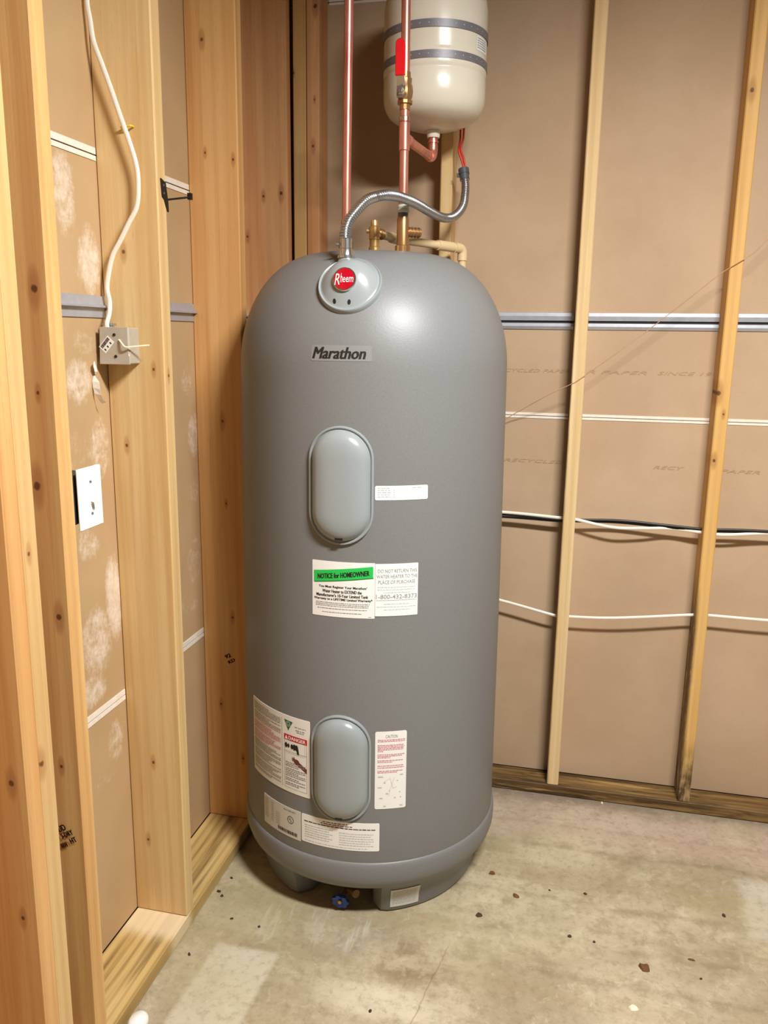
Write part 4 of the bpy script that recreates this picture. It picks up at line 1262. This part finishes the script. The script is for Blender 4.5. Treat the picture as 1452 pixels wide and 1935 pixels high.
jb = thing('junction_box', 'grey steel electrical box with barcode sticker at the end of the white cable', 'electrical box', (-0.965, 1.6, 1.412))
bx0, bx1, bz0, bz1 = -1.000, -0.930, 1.4145, 1.4930
by1 = sy(1.45) - 0.0005; by0 = by1 - 0.045
g = G(); g.box(bx0, bx1, by0 + 0.002, by1, bz0 + 0.001, bz1 - 0.001)
obj('body', g, M['box_grey'], jb, bevel=0.002)
g = G(); g.prism([(bx0 - 0.001, bz0), (bx1 + 0.001, bz0), (bx1 + 0.001, bz0 + 0.018), (bx1 - 0.001, bz0 + 0.022), (bx1 - 0.001, bz1), (bx0 + 0.003, bz1)], 'y', by0 - 0.001, by0 + 0.0018)
obj('cover_plate', g, M['box_grey'], jb, bevel=0.0006)
for (x, z) in ((-0.9625, 1.477), (-0.9615, 1.4315)):
    g = G(); g.rev([(0.0, 0.0), (0.0034, 0.0), (0.0030, 0.0018), (0.0, 0.0022)], (x, by0 - 0.001, z), 12, Matrix.Rotation(PI / 2, 3, 'X'))
    obj('screw', g, M['iron'], jb, smooth=40)
mpj2 = lambda u, v: (-0.9815 + (u * math.cos(0.83) - v * math.sin(0.83)), by0 - 0.0014, 1.4565 + (u * math.sin(0.83) + v * math.cos(0.83)))
g = G(); quad(g, -0.0165, 0.0165, -0.0105, 0.0105, mpj2); bs = obj('barcode_sticker', g, M['sticker'], jb)
g = G()
mpj3 = lambda u, v: (mpj2(u, v)[0], by0 - 0.0018, mpj2(u, v)[2])
u = -0.013
while u < 0.012:
    w = RND.choice((0.0007, 0.0013, 0.002)); quad(g, u, u + w, 0.001, 0.0085, mpj3); u += w + 0.0009
for u in (-0.012, -0.003, 0.007): quad(g, u, u + 0.003, -0.0075, -0.0025, mpj3)
obj('barcode', g, M['ink'], bs)
g = G(); g.cyl((-0.984, by1 - 0.026, bz1 - 0.001), (-0.984, by1 - 0.026, bz1 + 0.008), 0.010, 16)
g.box(-0.996, -0.972, by1 - 0.033, by1 - 0.018, bz1 + 0.003, bz1 + 0.008)
g.cyl((-0.975, by1 - 0.036, bz1 + 0.006), (-0.975, by1 - 0.028, bz1 + 0.006), 0.003, 10); g.cyl((-0.993, by1 - 0.036, bz1 + 0.006), (-0.993, by1 - 0.028, bz1 + 0.006), 0.003, 10)
obj('cable_clamp', g, M['galv'], jb, smooth=30)
g = G()
g.tube(spline([(-0.951, by0 - 0.002, 1.467), (-0.941, by0 - 0.008, 1.459), (-0.932, by0 - 0.010, 1.452), (-0.918, by0 - 0.002, 1.453), (-0.902, by0 + 0.012, 1.455), (-0.893, by0 + 0.02, 1.456)], 5), 0.0022, 6, flat=0.6)
tag(obj('wood_splinter', g, M['splinter'], smooth=60), 'pale curled splinter sticking out across the grey box', 'splinter')

# torn paper under the box
g = G()
def flap(rows):
    vs = []; fs = []
    for (y0, z0, x0, y1, z1, x1) in rows: vs += [(x0, y0, z0), (x1, y1, z1)]
    n = len(rows)
    vs2 = [(x - 0.0007, y, z) for x, y, z in vs]
    k = len(vs)
    for i in range(n - 1):
        a = 2 * i
        fs += [(a, a + 1, a + 3, a + 2), (k + a, k + a + 2, k + a + 3, k + a + 1)]
    for i in range(n - 1):
        a = 2 * i
        fs += [(a, a + 2, k + a + 2, k + a), (a + 1, k + a + 1, k + a + 3, a + 3)]
    fs += [(0, k, k + 1, 1), (k - 2, k - 1, 2 * k - 1, 2 * k - 2)]
    g.add(vs + vs2, fs)
X0 = RX0
flap([(1.578, 1.418, X0 + 0.012, 1.588, 1.421, X0 + 0.008), (1.577, 1.408, X0 + 0.012, 1.594, 1.406, X0 + 0.008), (1.583, 1.399, X0 + 0.010, 1.600, 1.398, X0 + 0.006), (1.590, 1.393, X0 + 0.006, 1.600, 1.392, X0 + 0.001)])
flap([(1.592, 1.390, X0 + 0.001, 1.592, 1.390, X0 + 0.005), (1.586, 1.378, X0 + 0.001, 1.580, 1.377, X0 + 0.021), (1.584, 1.365, X0 + 0.003, 1.578, 1.362, X0 + 0.023), (1.583, 1.352, X0 + 0.007, 1.579, 1.350, X0 + 0.025),
      (1.585, 1.341, X0 + 0.013, 1.582, 1.339, X0 + 0.028), (1.588, 1.331, X0 + 0.020, 1.587, 1.334, X0 + 0.031)])
tag(obj('torn_paper', g, M['torn'], origin=(X0, 1.585, 1.33)), 'torn white paper curl hanging from the drywall under the grey box', 'paper scrap')

# light switch beside the stud
sw = thing('light_switch', 'white toggle switch plate between the left studs', 'light switch', (-0.872, 1.335, 1.121))
sy0, sy1, sz0, sz1 = 1.2935, 1.3685, 1.1215, 1.2375
fx = -0.8665
g = G()
g.prism([(sy0, sz0), (sy1, sz0), (sy1, sz1), (sy0, sz1)], 'x', fx - 0.006, fx)
obj('plate', g, M['switch_white'], sw, bevel=0.0022)
g = G(); g.box(fx - 0.060, fx - 0.012, sy0 + 0.002, sy1 - 0.014, sz0 + 0.012, sz1 - 0.012)
obj('back_box', g, M['box_blue'], sw, bevel=0.002)
yc, zc = (sy0 + sy1) / 2, (sz0 + sz1) / 2
g = G(); g.box(fx - 0.001, fx + 0.0012, yc - 0.0055, yc + 0.0055, zc - 0.012, zc + 0.012)
obj('bezel', g, M['switch_white'], sw, bevel=0.0005)
g = G(); g.add([(fx, yc - 0.0042, zc - 0.006), (fx, yc + 0.0042, zc - 0.006), (fx, yc + 0.0042, zc + 0.007), (fx, yc - 0.0042, zc + 0.007),
                (fx + 0.014, yc - 0.0034, zc - 0.010), (fx + 0.014, yc + 0.0034, zc - 0.010), (fx + 0.015, yc + 0.0034, zc - 0.003), (fx + 0.015, yc - 0.0034, zc - 0.003)],
               [(0, 1, 5, 4), (1, 2, 6, 5), (2, 3, 7, 6), (3, 0, 4, 7), (4, 5, 6, 7)])
obj('toggle', g, M['switch_white'], sw)
for dz in (-0.0302, 0.0302):
    g = G(); g.rev([(0.0, 0.0), (0.0032, 0.0), (0.0026, 0.0014), (0.0, 0.0018)], (fx - 0.0002, yc, zc + dz), 12, Matrix.Rotation(PI / 2, 3, 'Y'))
    obj('screw', g, M['steel'], sw, smooth=40)

# black bracket on the second stud
hk = thing('metal_bracket', 'small black metal bracket with a thin arm on the stud beside the drywall joint', 'bracket', (-0.872, 1.675, 1.74))
g = G(); g.prism([(1.664, 1.800), (1.684, 1.794), (1.692, 1.756), (1.693, 1.736), (1.689, 1.736), (1.676, 1.760), (1.668, 1.764)], 'x', -0.8717, -0.8690)
obj('plate', g, M['iron'], hk)
g = G(); g.tube([(-0.871, 1.688, 1.7605), (-0.871, 1.80, 1.783)], 0.0022, 8); g.box(-0.876, -0.868, 1.797, 1.808, 1.778, 1.792)
obj('arm', g, M['iron'], hk)
for z in (1.788, 1.772):
    g = G(); g.rev([(0.0, 0.0), (0.0028, 0.0), (0.0, 0.0016)], (-0.8690, 1.675, z), 10, Matrix.Rotation(PI / 2, 3, 'Y'))
    obj('nail_head', g, M['steel'], hk)

# ------------------------------------------------------------ cables on the back wall
def back_cable(name, pts, r, mat, label, flat=1.0, group=None):
    g = G(); g.tube(spline(pts, 6), r, 8, flat=flat, flat_dir=(0, 1, 0))
    return tag(obj(name, g, mat, smooth=60), label, 'cable', group)
yb = 2.535
back_cable('electrical_cable', [(-0.75, yb, 0.925), (-0.45, yb, 0.935), (-0.198, yb, 0.9395), (-0.020, yb, 0.9325), (0.028, yb, 0.931), (0.10, yb - 0.006, 0.919), (0.164, yb - 0.01, 0.9135), (0.240, yb - 0.006, 0.9165), (0.32, yb + 0.006, 0.918), (0.41, yb, 0.913), (0.47, yb, 0.910), (0.62, yb + 0.004, 0.924), (0.84, yb, 0.93), (1.25, yb, 0.92)],
           0.0048, M['cable_white'], 'white cable strung through the studs alongside two black cables', 0.6)
back_cable('electrical_cable', [(-0.75, yb + 0.005, 0.915), (-0.45, yb + 0.005, 0.926), (-0.198, yb + 0.006, 0.9310), (-0.020, yb + 0.002, 0.9265), (0.028, yb + 0.002, 0.9275), (0.16, yb + 0.004, 0.934), (0.30, yb, 0.929), (0.41, yb, 0.924), (0.55, yb, 0.9285), (0.84, yb, 0.928), (1.25, yb, 0.92)],
           0.0040, M['cable_black'], 'upper black cable strung through the studs beside the white one')
back_cable('electrical_cable', [(-0.75, yb + 0.01, 0.905), (-0.45, yb + 0.01, 0.916), (-0.198, yb + 0.012, 0.9215), (-0.020, yb + 0.006, 0.920), (0.028, yb + 0.006, 0.9225), (0.16, yb + 0.010, 0.926), (0.30, yb + 0.006, 0.921), (0.41, yb + 0.006, 0.917), (0.55, yb + 0.006, 0.921), (0.84, yb + 0.006, 0.92), (1.25, yb + 0.006, 0.91)],
           0.0036, M['cable_black'], 'lower black cable strung through the studs under the other black one')
back_cable('electrical_cable', [(-0.75, 2.53, 0.70), (-0.45, 2.53, 0.69), (-0.196, 2.53, 0.6505), (-0.0192, 2.53, 0.6144), (0.0272, 2.53, 0.6133), (0.13, 2.528, 0.6185), (0.2317, 2.526, 0.6304), (0.399, 2.53, 0.6526), (0.4478, 2.53, 0.6554), (0.6164, 2.528, 0.6557), (0.83, 2.53, 0.66), (1.25, 2.53, 0.66)],
           0.0048, M['cable_white'], 'single white cable sagging between studs low on the back wall', 0.6)
g = G(); g.tube(spline([(0.86, 2.49, 2.10), (0.66, 2.488, 1.93), (0.4934, 2.49, 1.75), (0.4571, 2.49, 1.7118), (0.3816, 2.49, 1.661), (0.3107, 2.49, 1.5994), (0.1836, 2.49, 1.492), (0.0288, 2.4925, 1.370), (-0.0085, 2.4935, 1.346), (-0.0632, 2.50, 1.3175), (-0.1361, 2.53, 1.272), (-0.21, 2.56, 1.222), (-0.36, 2.575, 1.10)], 4), 0.0011, 6)
tag(obj('string', g, M['string'], smooth=60), 'thin tan string slanting across the studs of the back wall', 'string')

# ------------------------------------------------------------ litter on the floor
def crumb(name, x, y, r, h, mat, label, cat, group=None, n=7, st=1.0, ang=0.0, seed=0, curl=0.0):
    rr = random.Random(seed + int(x * 1000))
    ring = []
    for i in range(n):
        a = 2 * PI * i / n
        q = r * rr.uniform(0.7, 1.15)
        u, v = q * math.cos(a) * st, q * math.sin(a)
        ring.append((x + u * math.cos(ang) - v * math.sin(ang), y + u * math.sin(ang) + v * math.cos(ang)))
    vs = [(a, b, 0.0003) for a, b in ring] + [(x + (a - x) * 0.75, y + (b - y) * 0.75, h * rr.uniform(0.6, 1.2) + curl * rr.random()) for a, b in ring] + [(x, y, h * 1.1)]
    fs = [tuple(reversed(range(n)))] + [(i, (i + 1) % n, n + (i + 1) % n, n + i) for i in range(n)] + [(n + i, n + (i + 1) % n, 2 * n) for i in range(n)]
    g = G(); g.add(vs, fs)
    return tag(obj(name, g, mat, origin=(x, y, 0)), label, cat, group)
crumb('dry_leaf', 0.251, 1.7795, 0.011, 0.005, M['leaf'], 'largest brown dry leaf scrap lying alone on the concrete', 'leaf', n=9, st=1.5, ang=-0.6, curl=0.006)
crumb('plaster_chip', 0.2169, 1.6497, 0.0085, 0.004, M['chip'], 'flat cream chip on the concrete near the lower edge', 'chip', n=10, st=1.3)
crumb('leaf_scrap', -0.0688, 1.9648, 0.007, 0.005, M['leaf'], 'dark elongated leaf scrap on the floor right of the heater', 'leaf', st=1.5, ang=-0.5)
crumb('bark_scrap', -0.141, 2.0449, 0.008, 0.006, M['leaf'], 'brown bark crumb close to the right side of the heater base', 'debris', st=1.3)
crumb('dirt_clod', -0.1581, 1.8666, 0.008, 0.005, M['dirt'], 'dark dirt clod on the floor before the right heater foot', 'debris', st=1.3)
crumb('twig', 0.365, 1.835, 0.003, 0.003, M['leaf'], 'short brown twig on the right of the bare floor', 'twig', st=3.5, ang=-0.15)
crumb('white_pellet', 0.1733, 2.4875, 0.004, 0.005, M['chip'], 'tiny white pellet at the foot of the back wall plate', 'pellet')
CR = [(0.075, 1.845, .0045, 'dark crumb midway between the heater foot and the large leaf scrap'), (0.3795, 1.777, .003, 'tiny crumb just below the twig at the right'),
      (0.135, 1.84, .0035, 'small brown crumb next above the large leaf scrap'), (0.02, 2.012, .003, 'thin speck right of the elongated leaf scrap'), (0.115, 2.02, .004, 'brown speck in open floor nearest the middle of the back wall'),
      (-0.78, 1.70, .004, 'dark crumb above the pale floor rectangle, left of its pair'), (-0.70, 1.69, .0035, 'dark crumb above the pale floor rectangle, right of its pair'), (-0.83, 1.56, .004, 'crumb between the left plate and the pale floor rectangle'),
      (-0.845, 1.85, .004, 'crumb against the left plate nearest the heater'), (-0.855, 1.79, .005, 'largest of the crumbs clustered along the left plate'), (-0.84, 1.775, .004, 'crumb beside the largest one along the left plate'),
      (-0.36, 1.50, .004, 'dark crumb near the lower edge, left of the cream chip'), (0.47, 2.02, .005, 'brown crumb far right beside the pale grey patch')]
for i, (x, y, r, lb) in enumerate(CR):
    crumb('dirt_crumb', x, y, r, r * 0.9, M['dirt'], lb, 'debris', 'dirt crumbs on the floor', st=1.3, ang=i * 0.7, seed=i)
g = G()
g.rev([(0.0, 0.0), (0.020, 0.0), (0.025, 0.006), (0.024, 0.018), (0.017, 0.026), (0.0, 0.028)], (-0.842, 1.338, 0), 20, Matrix(((0.85, 0.1, 0), (-0.1, 1.1, 0), (0, 0, 1))))
tag(obj('plastic_plug', g, M['switch_white'], smooth=50), 'white rounded object on the floor against the left bottom plate', 'plug')

for o in bpy.data.objects:
    if o.parent is not None and o.name.split('.')[0] in ('printing', 'red_printing', 'barcode', 'frame_lines', 'diagram', 'heading'):
        o['kind'] = 'stuff'
